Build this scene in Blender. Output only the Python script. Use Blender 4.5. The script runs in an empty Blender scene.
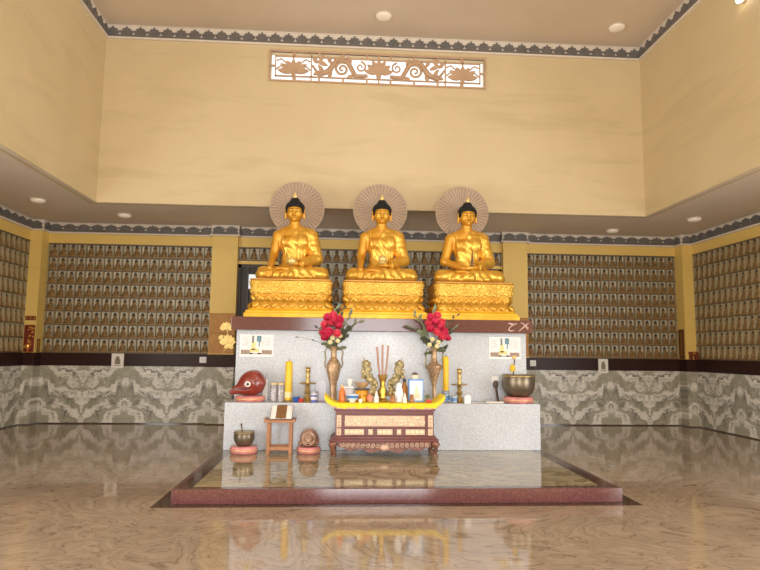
import bpy, bmesh, math, random
import numpy as np
from mathutils import Vector, Matrix, Euler, noise
random.seed(7)
PI = math.pi
C = bpy.context.scene.collection
SC = bpy.context.scene

# ------------------------------------------------------------------ materials
def srgb(r, g, b):
    f = lambda c: ((c/255)/12.92) if c/255 <= 0.04045 else (((c/255)+0.055)/1.055)**2.4
    return (f(r), f(g), f(b), 1)

class NT:
    def __init__(s, name):
        s.m = bpy.data.materials.new(name); s.m.use_nodes = True
        s.t = s.m.node_tree; s.n = s.t.nodes; s.l = s.t.links
        s.b = s.n['Principled BSDF']
    def node(s, typ, **kw):
        n = s.n.new(typ)
        for k, v in kw.items(): setattr(n, k, v)
        return n
    def set(s, n, **kw):
        for k, v in kw.items(): n.inputs[k.replace('_', ' ')].default_value = v
        return n
    def link(s, a, b): s.l.new(a, b)
    def math(s, op, a, b=None, c=None):
        n = s.n.new('ShaderNodeMath'); n.operation = op
        for i, v in enumerate((a, b, c)):
            if v is None: continue
            if isinstance(v, (int, float)): n.inputs[i].default_value = v
            else: s.l.new(v, n.inputs[i])
        return n.outputs[0]
    def ramp(s, fac, stops, interp='LINEAR'):
        r = s.n.new('ShaderNodeValToRGB'); r.color_ramp.interpolation = interp
        el = r.color_ramp.elements
        while len(el) < len(stops): el.new(0.5)
        for e, (p, c) in zip(el, stops): e.position = p; e.color = c
        s.l.new(fac, r.inputs[0]); return r.outputs[0]
    def mix(s, fac, a, b, blend='MIX'):
        n = s.n.new('ShaderNodeMix'); n.data_type = 'RGBA'; n.blend_type = blend
        for i, v in ((0, fac), (6, a), (7, b)):
            if isinstance(v, (int, float, tuple)): n.inputs[i].default_value = v
            else: s.l.new(v, n.inputs[i])
        return n.outputs[2]
    def coords(s, scale=(1, 1, 1), world=True):
        if world:
            g = s.n.new('ShaderNodeNewGeometry'); src = g.outputs['Position']
        else:
            g = s.n.new('ShaderNodeTexCoord'); src = g.outputs['Object']
        m = s.n.new('ShaderNodeMapping'); m.inputs['Scale'].default_value = scale
        s.l.new(src, m.inputs[0]); return m.outputs[0]
    def noise(s, vec, scale=5, detail=3, rough=0.5, dist=0):
        n = s.n.new('ShaderNodeTexNoise'); n.inputs['Scale'].default_value = scale
        n.inputs['Detail'].default_value = detail; n.inputs['Roughness'].default_value = rough
        n.inputs['Distortion'].default_value = dist
        s.l.new(vec, n.inputs['Vector']); return n.outputs['Fac']
    def bump(s, h, strength=0.3, dist=0.02):
        n = s.n.new('ShaderNodeBump'); n.inputs['Strength'].default_value = strength
        n.inputs['Distance'].default_value = dist
        s.l.new(h, n.inputs['Height']); s.l.new(n.outputs[0], s.b.inputs['Normal'])
    def base(s, col):
        if isinstance(col, tuple): s.b.inputs['Base Color'].default_value = col
        else: s.l.new(col, s.b.inputs['Base Color'])

MATS = {}
def mat(name, rgb, rough=0.5, metal=0.0, var=0.12, vs=6.0, bump=0.0, bs=40.0, coat=0.0, emit=0.0, trans=0.0, world=False, alpha=1.0):
    if name in MATS: return MATS[name]
    w = NT(name); c = srgb(*rgb)
    v = w.coords(world=world)
    n = w.noise(v, vs, 4)
    d = tuple(x*(1-var) for x in c[:3])+(1,); u = tuple(min(1, x*(1+var)) for x in c[:3])+(1,)
    w.base(w.ramp(n, [(0.3, d), (0.7, u)]))
    w.b.inputs['Roughness'].default_value = rough; w.b.inputs['Metallic'].default_value = metal
    w.b.inputs['Coat Weight'].default_value = coat
    if trans: w.b.inputs['Transmission Weight'].default_value = trans; w.b.inputs['IOR'].default_value = 1.45
    if emit:
        w.b.inputs['Emission Color'].default_value = c; w.b.inputs['Emission Strength'].default_value = emit
    if bump: w.bump(w.noise(v, bs, 3), bump, 0.01)
    MATS[name] = w.m; return w.m

def plaster(name, rgb, stain=0.1):
    w = NT(name); v = w.coords(); c = srgb(*rgb)
    n = w.noise(v, 0.6, 5, 0.6); n2 = w.noise(w.coords((0.35, 0.35, 2.2)), 1.1, 6, 0.62, 0.6)
    d = tuple(x*(1-stain*f) for x, f in zip(c[:3], (0.9, 1.1, 1.6)))+(1,)
    col = w.ramp(n, [(0.35, d), (0.65, c)])
    st = w.ramp(n2, [(0.52, (1, 1, 1, 1)), (0.66, (1-stain*1.3, 1-stain*1.4, 1-stain*1.7, 1))])
    w.base(w.mix(1.0, col, st, 'MULTIPLY'))
    w.b.inputs['Roughness'].default_value = 0.55
    w.bump(w.noise(v, 60, 3), 0.06, 0.01)
    return w.m

def agate(name, mirror=None, stops=None, freq=9, scale=0.55, stretch=(1, 1, 1), rough=0.1, zslope=0.0, warp=1.0, fine=0.25, tiles=None, coat=0.0, rgh=0.55):
    """polished figured stone: iso-bands of a warped noise; mirror=(period, phase, slope) bookmatches the slabs along the wall"""
    w = NT(name)
    g = w.node('ShaderNodeNewGeometry'); sep = w.node('ShaderNodeSeparateXYZ'); w.link(g.outputs['Position'], sep.inputs[0])
    if mirror:
        axis, per, ph, sl = mirror
        a = sep.outputs[axis]
        p = w.math('PINGPONG', w.math('ADD', a, ph), per)
        comb = w.node('ShaderNodeCombineXYZ'); w.link(p, comb.inputs[0]); w.link(sep.outputs[2], comb.inputs[2])
        vec = comb.outputs[0]
        t0 = w.math('ADD', w.math('MULTIPLY', p, sl), sep.outputs[2])
    else:
        m = w.node('ShaderNodeMapping'); m.inputs['Scale'].default_value = stretch
        w.link(g.outputs['Position'], m.inputs[0]); vec = m.outputs[0]; t0 = None
    n = w.noise(vec, scale, 5, rgh, 1.1)
    f = w.math('MULTIPLY', n, warp)
    if mirror: f = w.math('ADD', f, w.math('MULTIPLY', w.noise(vec, 4.5, 6, 0.65, 0.8), 0.75))
    if t0 is not None: f = w.math('ADD', f, w.math('MULTIPLY', t0, zslope))
    k = w.math('FRACT', w.math('MULTIPLY', f, freq))
    col = w.ramp(k, stops)
    big = w.noise(vec, scale*1.7, 5, 0.6, 0.5)
    col = w.mix(1.0, col, w.ramp(big, [(0.3, (0.78, 0.77, 0.74, 1)), (0.68, (1.08, 1.06, 1.02, 1))]), 'MULTIPLY')
    fn = w.noise(vec, 9, 7, 0.7, .6)
    col = w.mix(fine, col, w.ramp(fn, [(0.3, (0.55, 0.52, 0.47, 1)), (0.7, (1, 1, 1, 1))]), 'MULTIPLY')
    if tiles:
        br = w.node('ShaderNodeTexBrick'); br.offset = 0; br.squash = 1
        mp = w.node('ShaderNodeMapping'); mp.inputs['Location'].default_value = tiles[2]
        w.link(g.outputs['Position'], mp.inputs[0]); w.link(mp.outputs[0], br.inputs['Vector'])
        w.set(br, Scale=1.0, Mortar_Size=0.004, Brick_Width=tiles[0], Row_Height=tiles[1], Color1=(1, 1, 1, 1), Color2=(.95, .95, .95, 1), Mortar=(.86, .85, .83, 1))
        col = w.mix(1.0, col, br.outputs['Color'], 'MULTIPLY')
    w.base(col)
    w.b.inputs['Roughness'].default_value = rough
    w.b.inputs['Coat Weight'].default_value = coat; w.b.inputs['Coat Roughness'].default_value = 0.04
    return w.m

def granite(name, rgb, rgb2, scale=70, rough=0.2, lo=.42, hi=.6, spec=.5):
    w = NT(name); v = w.coords()
    n = w.noise(v, scale, 3, 0.7); b = w.noise(v, 1.4, 3)
    col = w.ramp(n, [(lo, srgb(*rgb2)), (hi, srgb(*rgb))])
    w.base(w.mix(1.0, col, w.ramp(b, [(0.3, (.9, .9, .9, 1)), (0.7, (1, 1, 1, 1))]), 'MULTIPLY'))
    w.b.inputs['Roughness'].default_value = rough; w.b.inputs['Specular IOR Level'].default_value = spec
    return w.m

M_upper = plaster('cream_plaster', (210, 189, 145), 0.08)
M_yellow = plaster('ochre_paint', (236, 200, 108), 0.04)
M_ceil = plaster('ceiling_paint', (216, 198, 176), 0.05)
M_soffit = plaster('soffit_paint', (230, 214, 194), 0.05)
M_floor = agate('floor_marble', freq=15, scale=0.62, stretch=(1.0, 1.0, 1), rough=0.06, tiles=(1.25, 1.25, (0.6, 0.35, 0)), fine=0.3,
    stops=[(0, srgb(166, 147, 127)), (0.3, srgb(172, 154, 134)), (0.55, srgb(157, 138, 117)), (0.78, srgb(168, 149, 129)), (0.9, srgb(128, 109, 91)), (0.96, srgb(164, 145, 125))])
M_deck = agate('platform_marble', freq=12, scale=0.6, stretch=(0.5, 1.4, 1), rough=0.06, fine=0.3,
    stops=[(0, srgb(150, 140, 112)), (0.45, srgb(176, 164, 134)), (0.7, srgb(120, 108, 80)), (0.85, srgb(160, 148, 118)), (1, srgb(138, 127, 98))])
def bookmatched(name, axis, per, phase):
    """grey-green marble slabs opened like a book: slanting white streaks mirrored every per metres along the wall"""
    w = NT(name)
    g = w.node('ShaderNodeNewGeometry'); sep = w.node('ShaderNodeSeparateXYZ'); w.link(g.outputs['Position'], sep.inputs[0])
    p = w.math('PINGPONG', w.math('ADD', sep.outputs[axis], phase), per); z = sep.outputs[2]
    warpv = w.node('ShaderNodeCombineXYZ'); w.link(p, warpv.inputs[0]); w.link(z, warpv.inputs[2])
    wn = w.math('MULTIPLY', w.math('SUBTRACT', w.noise(warpv.outputs[0], 1.8, 4, .55), .5), .75)
    wn2 = w.math('MULTIPLY', w.math('SUBTRACT', w.noise(warpv.outputs[0], 6.5, 5, .62), .5), .34)
    u = w.math('SUBTRACT', p, z); v = w.math('ADD', w.math('ADD', w.math('ADD', w.math('MULTIPLY', p, .8), z), wn), wn2)
    def streak(su, sv, off, det, ro):
        c = w.node('ShaderNodeCombineXYZ'); w.link(w.math('MULTIPLY', u, su), c.inputs[0]); w.link(w.math('MULTIPLY', v, sv), c.inputs[1]); c.inputs[2].default_value = off
        return w.noise(c.outputs[0], 1.0, det, ro, .35)
    base = w.ramp(streak(1.2, 4.6, 1.3, 6, .66), [(.3, srgb(132, 130, 112)), (.46, srgb(176, 172, 152)), (.6, srgb(150, 147, 128)), (.75, srgb(196, 192, 174))])
    white = w.ramp(streak(1.0, 4.3, 5.1, 5, .55), [(.47, (0, 0, 0, 1)), (.53, (.9, .9, .9, 1)), (.6, (1, 1, 1, 1)), (.66, (.1, .1, .1, 1)), (.72, (.6, .6, .6, 1))])
    col = w.mix(white, base, srgb(236, 232, 222))
    dark = w.ramp(streak(1.6, 6.5, 9.4, 6, .64), [(.36, (.85, .85, .85, 1)), (.44, (0, 0, 0, 1)), (.49, (0, 0, 0, 1)), (.505, (.8, .8, .8, 1)), (.52, (0, 0, 0, 1))])
    col = w.mix(dark, col, srgb(96, 92, 84))
    fn = w.noise(g.outputs['Position'], 22, 5, .65)
    col = w.mix(.35, col, w.ramp(fn, [(.3, (.6, .58, .54, 1)), (.7, (1, 1, 1, 1))]), 'MULTIPLY')
    w.base(col); w.b.inputs['Roughness'].default_value = .3; w.b.inputs['Specular IOR Level'].default_value = .3
    return w.m
M_marble_x = bookmatched('bookmatched_marble', 0, .835, 4.93+8.35)
M_marble_y = bookmatched('bookmatched_marble_side', 1, .835, .6+8.35)
M_brownstone = granite('dark_brown_stone', (58, 34, 30), (38, 21, 19), 60, 0.3, spec=.12)
M_maroon = granite('maroon_granite', (108, 66, 66), (80, 44, 45), 90, 0.13)
M_inlay = granite('dark_inlay_stone', (78, 54, 44), (50, 32, 27), 40, 0.1)
M_granite = granite('pale_granite', (210, 216, 224), (181, 187, 195), 60, 0.25)

def gold_mat(name, rgb, metal, rough, fold=0.0, scale=0.0, spot=0.0):
    w = NT(name); v = w.coords(world=False)
    c = srgb(*rgb); d = tuple(x*f for x, f in zip(c[:3], (0.84, 0.74, 0.6)))+(1,)
    n = w.noise(v, 5, 4)
    w.base(w.ramp(n, [(0.3, d), (0.62, c)]))
    w.b.inputs['Metallic'].default_value = metal; w.b.inputs['Roughness'].default_value = rough
    if scale:
        vo = w.node('ShaderNodeTexVoronoi'); vo.inputs['Scale'].default_value = scale; w.link(v, vo.inputs['Vector'])
        w.bump(vo.outputs['Distance'], 0.6, 0.02)
    elif fold:
        w.bump(w.noise(v, fold, 3), 0.35, 0.02)
    return w.m
M_goldskin = gold_mat('gilded_skin', (216, 154, 44), 0.45, 0.38)
M_goldrobe = gold_mat('gilded_robe', (234, 182, 70), 0.6, 0.3, fold=16)
M_goldped = gold_mat('gilded_plinth', (236, 182, 38), 0.3, 0.35)
M_goldrelief = gold_mat('gilded_relief', (230, 182, 72), 0.55, 0.3, scale=44)
M_goldpetal = gold_mat('gilded_petal', (222, 164, 54), 0.55, 0.34, fold=22)
M_brass = mat('aged_brass', (190, 158, 92), 0.32, 0.7, 0.25, 12, 0.15, 30)
M_brassd = mat('dark_brass', (164, 142, 88), 0.38, 0.6, 0.4, 25, 0.3, 60)
M_black = mat('black_hair', (4, 4, 6), 0.9, bump=0.5, bs=60)

# ------------------------------------------------------------------ object helpers
def link(name, me, parent=None, loc=None, rot=None):
    o = bpy.data.objects.new(name, me); C.objects.link(o)
    if parent: o.parent = parent
    if loc is not None: o.location = loc
    if rot is not None: o.rotation_euler = rot
    return o
def tag(o, label=None, cat=None, group=None, kind=None):
    if label: o['label'] = label
    if cat: o['category'] = cat
    if group: o['group'] = group
    if kind: o['kind'] = kind
    return o
def thing(name, label, cat, loc=(0, 0, 0), rz=0, group=None):
    o = bpy.data.objects.new(name, None); C.objects.link(o)
    o.empty_display_size = 0.1
    o.location = loc; o.rotation_euler = (0, 0, rz)
    return tag(o, label, cat, group)
def copy_tree(o, parent=None):
    c = o.copy(); C.objects.link(c)
    if parent: c.parent = parent
    for ch in o.children: copy_tree(ch, c)
    return c

class MB:
    """collects shapes into one mesh; mi is the material slot of what is added next"""
    def __init__(s): s.v = []; s.f = []; s.m = []; s.mi = 0
    def add(s, vs, fs, M=None):
        b = len(s.v)
        s.v += [tuple(M @ Vector(p)) if M else tuple(p) for p in vs]
        s.f += [tuple(b+i for i in f) for f in fs]; s.m += [s.mi]*len(fs); return s
    def box(s, x0, x1, y0, y1, z0, z1, bev=0.0, M=None):
        bm = bmesh.new(); bmesh.ops.create_cube(bm, size=1)
        for v in bm.verts: v.co = ((x0+x1)/2+v.co.x*(x1-x0), (y0+y1)/2+v.co.y*(y1-y0), (z0+z1)/2+v.co.z*(z1-z0))
        if bev: bmesh.ops.bevel(bm, geom=bm.edges[:], offset=bev, segments=2, affect='EDGES', profile=0.6)
        s.bm(bm, M); return s
    def bm(s, bm, M=None):
        bm.verts.index_update()
        s.add([v.co[:] for v in bm.verts], [[v.index for v in f.verts] for f in bm.faces], M); bm.free()
    def lathe(s, prof, seg=24, M=None, sx=1, sy=1, wob=None):
        vs = []; fs = []; n = len(prof)
        for i, (r, z) in enumerate(prof):
            for k in range(seg):
                a = 2*PI*k/seg; rr = r*(wob(a, z) if wob else 1)
                vs.append((rr*math.cos(a)*sx, rr*math.sin(a)*sy, z))
        for i in range(n-1):
            for k in range(seg):
                k2 = (k+1) % seg
                fs.append((i*seg+k, i*seg+k2, (i+1)*seg+k2, (i+1)*seg+k))
        if prof[0][0] > 1e-6: fs.append(tuple(range(seg))[::-1])
        if prof[-1][0] > 1e-6: fs.append(tuple((n-1)*seg+k for k in range(seg)))
        return s.add(vs, fs, M)
    def ell(s, c, r, seg=16, rings=8, M=None):
        prof = [(max(1e-7, math.sin(PI*i/rings)), -math.cos(PI*i/rings)) for i in range(rings+1)]
        vs = []; fs = []
        for (q, z) in prof[1:-1]:
            for k in range(seg):
                a = 2*PI*k/seg; vs.append((c[0]+r[0]*q*math.cos(a), c[1]+r[1]*q*math.sin(a), c[2]+r[2]*z))
        n = rings-1
        for i in range(n-1):
            for k in range(seg):
                k2 = (k+1) % seg; fs.append((i*seg+k, i*seg+k2, (i+1)*seg+k2, (i+1)*seg+k))
        b = len(vs); vs += [(c[0], c[1], c[2]-r[2]), (c[0], c[1], c[2]+r[2])]
        for k in range(seg):
            k2 = (k+1) % seg; fs.append((b, k2, k)); fs.append((b+1, (n-1)*seg+k, (n-1)*seg+k2))
        return s.add(vs, fs, M)
    def tube(s, pts, rad, seg=8, M=None, closed=False):
        pts = [Vector(p) for p in pts]; n = len(pts)
        rad = rad if isinstance(rad, (list, tuple)) else [rad]*n
        vs = []; fs = []; up = Vector((0.123, 0.2, 1)).normalized()
        for i, p in enumerate(pts):
            a = pts[(i-1) % n] if closed else pts[max(0, i-1)]; b = pts[(i+1) % n] if closed else pts[min(n-1, i+1)]
            t = (b-a).normalized(); x = t.cross(up)
            if x.length < 1e-3: x = t.cross(Vector((1, 0, 0)))
            x.normalize(); y = t.cross(x)
            for k in range(seg):
                an = 2*PI*k/seg; vs.append(p+rad[i]*(x*math.cos(an)+y*math.sin(an)))
        for i in range(n if closed else n-1):
            j = (i+1) % n
            for k in range(seg):
                k2 = (k+1) % seg; fs.append((i*seg+k, i*seg+k2, j*seg+k2, j*seg+k))
        if not closed: fs.append(tuple(range(seg))[::-1]); fs.append(tuple((n-1)*seg+k for k in range(seg)))
        return s.add(vs, fs, M)
    def prism(s, poly, y0, y1, M=None):
        """polygon in x,z extruded along y"""
        n = len(poly); vs = [(x, y0, z) for x, z in poly]+[(x, y1, z) for x, z in poly]
        fs = [tuple(range(n)), tuple(range(2*n-1, n-1, -1))]+[(i, i+n, (i+1) % n+n, (i+1) % n) for i in range(n)]
        return s.add(vs, fs, M)
    def wallrun(s, path, z0, z1, th=0.0):
        """vertical faces along a plan polyline, with a top and bottom lip th deep to the left of travel"""
        for (a, b) in zip(path[:-1], path[1:]):
            s.add([(a[0], a[1], z0), (b[0], b[1], z0), (b[0], b[1], z1), (a[0], a[1], z1)], [(0, 1, 2, 3)])
        return s
    def mesh(s, name, mats, smooth=None):
        me = bpy.data.meshes.new(name); me.from_pydata(s.v, [], s.f)
        for m in (mats if isinstance(mats, (list, tuple)) else [mats]): me.materials.append(m)
        me.polygons.foreach_set('material_index', s.m)
        bm = bmesh.new(); bm.from_mesh(me); bmesh.ops.recalc_face_normals(bm, faces=bm.faces); bm.to_mesh(me); bm.free()
        if smooth is not None:
            me.polygons.foreach_set('use_smooth', [True]*len(me.polygons)); me.set_sharp_from_angle(angle=math.radians(smooth))
        me.update(); return me
    def obj(s, name, mats, parent=None, loc=None, rot=None, smooth=None):
        return link(name, s.mesh(name, mats, smooth), parent, loc, rot)

# ------------------------------------------------------------------ implicit surfaces (for bodies)
class Grid:
    def __init__(s, lo, hi, h):
        s.lo = np.array(lo, np.float32); s.h = h
        n = [int(math.ceil((b-a)/h))+1 for a, b in zip(lo, hi)]
        ax = [np.arange(k, dtype=np.float32)*h+a for k, a in zip(n, lo)]
        s.X, s.Y, s.Z = np.meshgrid(*ax, indexing='ij')
    def tilt(s, piv, a):
        """the same grid seen from a frame pitched forward by a about piv"""
        q = object.__new__(Grid); q.lo = s.lo; q.h = s.h; q.X = s.X
        y, z = s.Y-piv[1], s.Z-piv[2]; c, sn = math.cos(a), math.sin(a)
        q.Y = c*y+sn*z+piv[1]; q.Z = (-sn*y+c*z)+piv[2]
        return q
    def ell(s, c, r, rz=0.0, rx=0.0):
        x, y, z = s.X-c[0], s.Y-c[1], s.Z-c[2]
        if rz: x, y = x*math.cos(rz)+y*math.sin(rz), -x*math.sin(rz)+y*math.cos(rz)
        if rx: y, z = y*math.cos(rx)+z*math.sin(rx), -y*math.sin(rx)+z*math.cos(rx)
        k0 = np.sqrt((x/r[0])**2+(y/r[1])**2+(z/r[2])**2)
        k1 = np.sqrt((x/r[0]**2)**2+(y/r[1]**2)**2+(z/r[2]**2)**2)+1e-9
        return k0*(k0-1)/k1
    def cap(s, a, b, ra, rb=None):
        rb = ra if rb is None else rb
        a = np.array(a, np.float32); d = np.array(b, np.float32)-a; L = float(d@d)
        t = np.clip(((s.X-a[0])*d[0]+(s.Y-a[1])*d[1]+(s.Z-a[2])*d[2])/L, 0, 1)
        return np.sqrt((s.X-a[0]-t*d[0])**2+(s.Y-a[1]-t*d[1])**2+(s.Z-a[2]-t*d[2])**2)-(ra+(rb-ra)*t)
def smin(a, b, k=0.03):
    h = np.maximum(k-np.abs(a-b), 0)/k
    return np.minimum(a, b)-h*h*k*0.25
def smax(a, b, k=0.02): return -smin(-a, -b, k)
def union(k, *fs):
    r = fs[0]
    for f in fs[1:]: r = smin(r, f, k)
    return r
def surface(F, g):
    """naive surface nets: one vertex per crossed cell"""
    F = F.copy()
    for a in range(3):
        sl = [slice(None)]*3
        sl[a] = 0; F[tuple(sl)] = 1; sl[a] = -1; F[tuple(sl)] = 1
    s = F < 0
    nx, ny, nz = [k-1 for k in F.shape]
    c = np.zeros((nx, ny, nz), np.int8)
    offs = [(i, j, k) for i in (0, 1) for j in (0, 1) for k in (0, 1)]
    for i, j, k in offs: c += s[i:i+nx, j:j+ny, k:k+nz]
    act = (c > 0) & (c < 8); idx = np.argwhere(act)
    ids = -np.ones((nx, ny, nz), np.int64); ids[act] = np.arange(len(idx))
    acc = np.zeros((len(idx), 3)); cnt = np.zeros(len(idx))
    I, J, K = idx.T
    for o in offs:
        for a in range(3):
            if o[a]: continue
            q = list(o); q[a] = 1
            f0 = F[I+o[0], J+o[1], K+o[2]]; f1 = F[I+q[0], J+q[1], K+q[2]]
            m = (f0 < 0) != (f1 < 0)
            t = np.where(m, f0/(f0-f1+1e-12), 0)
            p = np.array(o, float)[None, :].repeat(len(idx), 0); p[:, a] += t
            acc[m] += p[m]; cnt[m] += 1
    V = (idx+acc/np.maximum(cnt, 1)[:, None])*g.h+g.lo
    faces = []
    for a in range(3):
        b, d = (a+1) % 3, (a+2) % 3
        sl0 = [slice(1, n) for n in (nx, ny, nz)]; sl1 = list(sl0)
        sl0[a] = slice(0, (nx, ny, nz)[a]); sl1[a] = slice(1, (nx, ny, nz)[a]+1)
        s0 = s[tuple(sl0)]; s1 = s[tuple(sl1)]
        for cond, flip in ((s0 & ~s1, False), (~s0 & s1, True)):
            e = np.argwhere(cond)
            for ax in range(3):
                if ax != a: e[:, ax] += 1
            def cell(db, dd):
                q = e.copy(); q[:, b] -= db; q[:, d] -= dd; return ids[q[:, 0], q[:, 1], q[:, 2]]
            quad = np.stack([cell(1, 1), cell(0, 1), cell(0, 0), cell(1, 0)], 1)
            faces.append(quad[:, ::-1] if flip else quad)
    return V, np.concatenate(faces)
def sdf_mesh(name, F, g, mats, colour=None):
    V, Q = surface(F, g)
    me = bpy.data.meshes.new(name); me.from_pydata(V.tolist(), [], Q.tolist())
    for m in (mats if isinstance(mats, (list, tuple)) else [mats]): me.materials.append(m)
    me.polygons.foreach_set('use_smooth', [True]*len(me.polygons))
    if colour is not None:
        cen = V[Q].mean(1); me.polygons.foreach_set('material_index', colour(cen).astype(np.int32))
    me.update(); return me

# ------------------------------------------------------------------ the hall
XW, YB = 6.84, 12.84           # side walls, back wall
YN = 12.72                     # face of wainscot, beams and niche racks
YF = -1.3                      # door wall behind the viewer
ZL, ZH = 4.05, 7.2             # low soffit, high ceiling
UX, UY, UF = 4.865, 10.566, 0.6   # raised well: side, back, front
XN = 6.84
def struct(mb, name, m, smooth=None): return tag(mb.obj(name, m, smooth=smooth), kind='structure')

f = MB(); f.box(-7.2, 7.2, -1.6, 13.1, -0.2, 0); struct(f, 'floor', M_floor)
f = MB(); f.box(-9, 9, -12, -1.6, -0.25, -0.05); struct(f, 'ground_outside', mat('courtyard_concrete', (190, 182, 170), 0.9, world=True))
w = MB(); w.box(-7.2, 7.2, YB, YB+0.2, 0, ZL); struct(w, 'wall_back', M_yellow)
for s, nm in ((-1, 'wall_left'), (1, 'wall_right')):
    w = MB(); a, b = sorted((s*7.16, s*(XW+0.12)))
    w.box(a, b, 4.7, 13.0, 0, ZL).box(a, b, YF-0.2, 0.2, 0, ZL).box(a, b, 0.2, 4.7, 3.3, ZL); struct(w, nm, M_yellow)  # unseen gap in each side wall, added to let in fill light
w = MB(); w.box(-7.16, -1.75, YF-0.2, YF, 0, ZL).box(1.6, 7.16, YF-0.2, YF, 0, ZL).box(-1.75, 1.6, YF-0.2, YF, 3.1, ZL)
struct(w, 'wall_front', M_yellow)
# soffit ring round the well
w = MB()
ia = [(-UX-.02, UF-.02, 3.992), (UX+.02, UF-.02, 3.992), (UX+.02, UY+.02, 3.992), (-UX-.02, UY+.02, 3.992)]
oa = [(-7.1, YF-.1, 4.066), (7.1, YF-.1, 4.066), (7.1, 12.98, 4.066), (-7.1, 12.98, 4.066)]
up_ = lambda P: [(x, y, z+.08) for x, y, z in P]
w.add(ia+oa+up_(ia)+up_(oa), [f for k in range(4) for f in ((k, 4+k, 4+(k+1) % 4, (k+1) % 4), (8+k, 8+(k+1) % 4, 12+(k+1) % 4, 12+k), (k, (k+1) % 4, 8+(k+1) % 4, 8+k), (4+k, 12+k, 12+(k+1) % 4, 4+(k+1) % 4))])
struct(w, 'ceiling_lower', M_soffit)
# well walls: thin lips reach a little below the soffit
GX0, GX1, GZ0, GZ1 = -1.965, 1.91, 6.31, 6.84
w = MB()
w.box(-UX-0.15, GX0, UY, UY+0.15, 3.994, ZH).box(GX1, UX+0.15, UY, UY+0.15, 3.994, ZH).box(GX0, GX1, UY, UY+0.15, 3.994, GZ0).box(GX0, GX1, UY, UY+0.15, GZ1, ZH)
struct(w, 'wall_upper_back', M_upper)
w = MB(); w.box(-UX-0.15, -UX, UF, UY, 3.994, ZH); struct(w, 'wall_upper_left', M_upper)
w = MB(); w.box(UX, UX+0.15, UF, UY, 3.994, ZH); struct(w, 'wall_upper_right', M_upper)
w = MB(); w.box(-UX, UX, UF-0.15, UF, 3.994, 4.9).box(-UX, UX, UF-0.15, UF, 6.8, ZH).box(-UX, -4.2, UF-0.15, UF, 4.9, 6.8).box(4.2, UX, UF-0.15, UF, 4.9, 6.8)
for x in (-1.4, 1.4): w.box(x-0.15, x+0.15, UF-0.15, UF, 4.9, 6.8)
struct(w, 'wall_upper_front', M_upper)
w = MB(); w.box(-UX-0.2, UX+0.2, UF-0.2, UY+0.2, ZH, ZH+0.1); struct(w, 'ceiling_upper', M_ceil)

# plan of wainscot / frieze line: left wall, corner post, back wall with two pilasters, right
CP = (6.62, 12.45)
PX0, PX1, PY = 2.78, 3.30, 12.6
YS0 = 4.95
PATH = [(-XW, YS0), (-XW, CP[1]), (-CP[0], CP[1]), (-CP[0], YN), (-PX1, YN), (-PX1, PY), (-PX0, PY), (-PX0, YN),
        (PX0, YN), (PX0, PY), (PX1, PY), (PX1, YN), (CP[0], YN), (CP[0], CP[1]), (XW, CP[1]), (XW, YS0)]
def offset_path(path, d):
    """plan polyline moved d to the left of travel (into the wall), mitred at its square corners"""
    out = []
    nr = []
    for a, b in zip(path[:-1], path[1:]):
        L = math.hypot(b[0]-a[0], b[1]-a[1]); nr.append((-(b[1]-a[1])/L, (b[0]-a[0])/L))
    for i, p in enumerate(path):
        if i == 0: n = nr[0]
        elif i == len(path)-1: n = nr[-1]
        else:
            n0, n1 = nr[i-1], nr[i]; n = n0 if abs(n0[0]-n1[0])+abs(n0[1]-n1[1]) < 1e-6 else (n0[0]+n1[0], n0[1]+n1[1])
        out.append((p[0]+n[0]*d, p[1]+n[1]*d))
    return out
def solid_run(mb, path, z0, z1, t=0.1, inset=0.0):
    A, B = offset_path(path, -inset), offset_path(path, t); n = len(path)
    vs = [(x, y, z0) for x, y in A]+[(x, y, z1) for x, y in A]+[(x, y, z0) for x, y in B]+[(x, y, z1) for x, y in B]
    fs = []
    for i in range(n-1):
        j = i+1
        fs += [(i, j, n+j, n+i), (n+i, n+j, 3*n+j, 3*n+i), (2*n+i, 2*n+j, j, i), (2*n+j, 2*n+i, 3*n+i, 3*n+j)]
    fs += [(0, n, 3*n, 2*n), (n-1, 3*n-1, 4*n-1, 2*n-1)]
    return mb.add(vs, fs)
# marble wainscot, one per wall
m = MB(); solid_run(m, [(-XW, CP[1])]+PATH[2:-2]+[(XW, CP[1])], 0.02, 1.145, 0.1); struct(m, 'baseboard_back', M_marble_x)
m = MB(); solid_run(m, [PATH[0], (-XW, CP[1]-.001)], 0.02, 1.145, 0.11); struct(m, 'baseboard_left', M_marble_y)
m = MB(); solid_run(m, [(XW, CP[1]-.001), PATH[-1]], 0.02, 1.145, 0.11); struct(m, 'baseboard_right', M_marble_y)
m = MB(); solid_run(m, PATH, 0, 0.022, 0.1, 0.012); struct(m, 'trim_1', M_inlay)       # dark line at the foot
m = MB(); solid_run(m, PATH, 1.145, 1.40, 0.12, 0.02); struct(m, 'trim_2', M_brownstone)    # dark brown dado band
# posts and beams in ochre
for i, (x0, x1, y0) in enumerate(((-XW-0.12, -CP[0], CP[1]), (CP[0], XW+0.12, CP[1]), (-PX1, -PX0, PY), (PX0, PX1, PY))):
    m = MB(); m.box(x0, x1, y0, YB, 1.40, 3.845); struct(m, 'pillar_%d' % (i+1), M_yellow)
m = MB()
for x0, x1 in ((-CP[0], -PX1), (-PX0, PX0), (PX1, CP[0])): m.box(x0, x1, YN, YB, 3.63, 3.845)
for s in (-1, 1):
    a, b = sorted((s*XW, s*(XW+0.12))); m.box(a, b, YS0, CP[1], 3.63, 3.845)
    a, b = sorted((s*PX0, s*1.95)); m.box(a, b, YN, YB, 3.27, 3.335)        # lintels over the two dark doorways
struct(m, 'beam_1', M_yellow)

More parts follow.
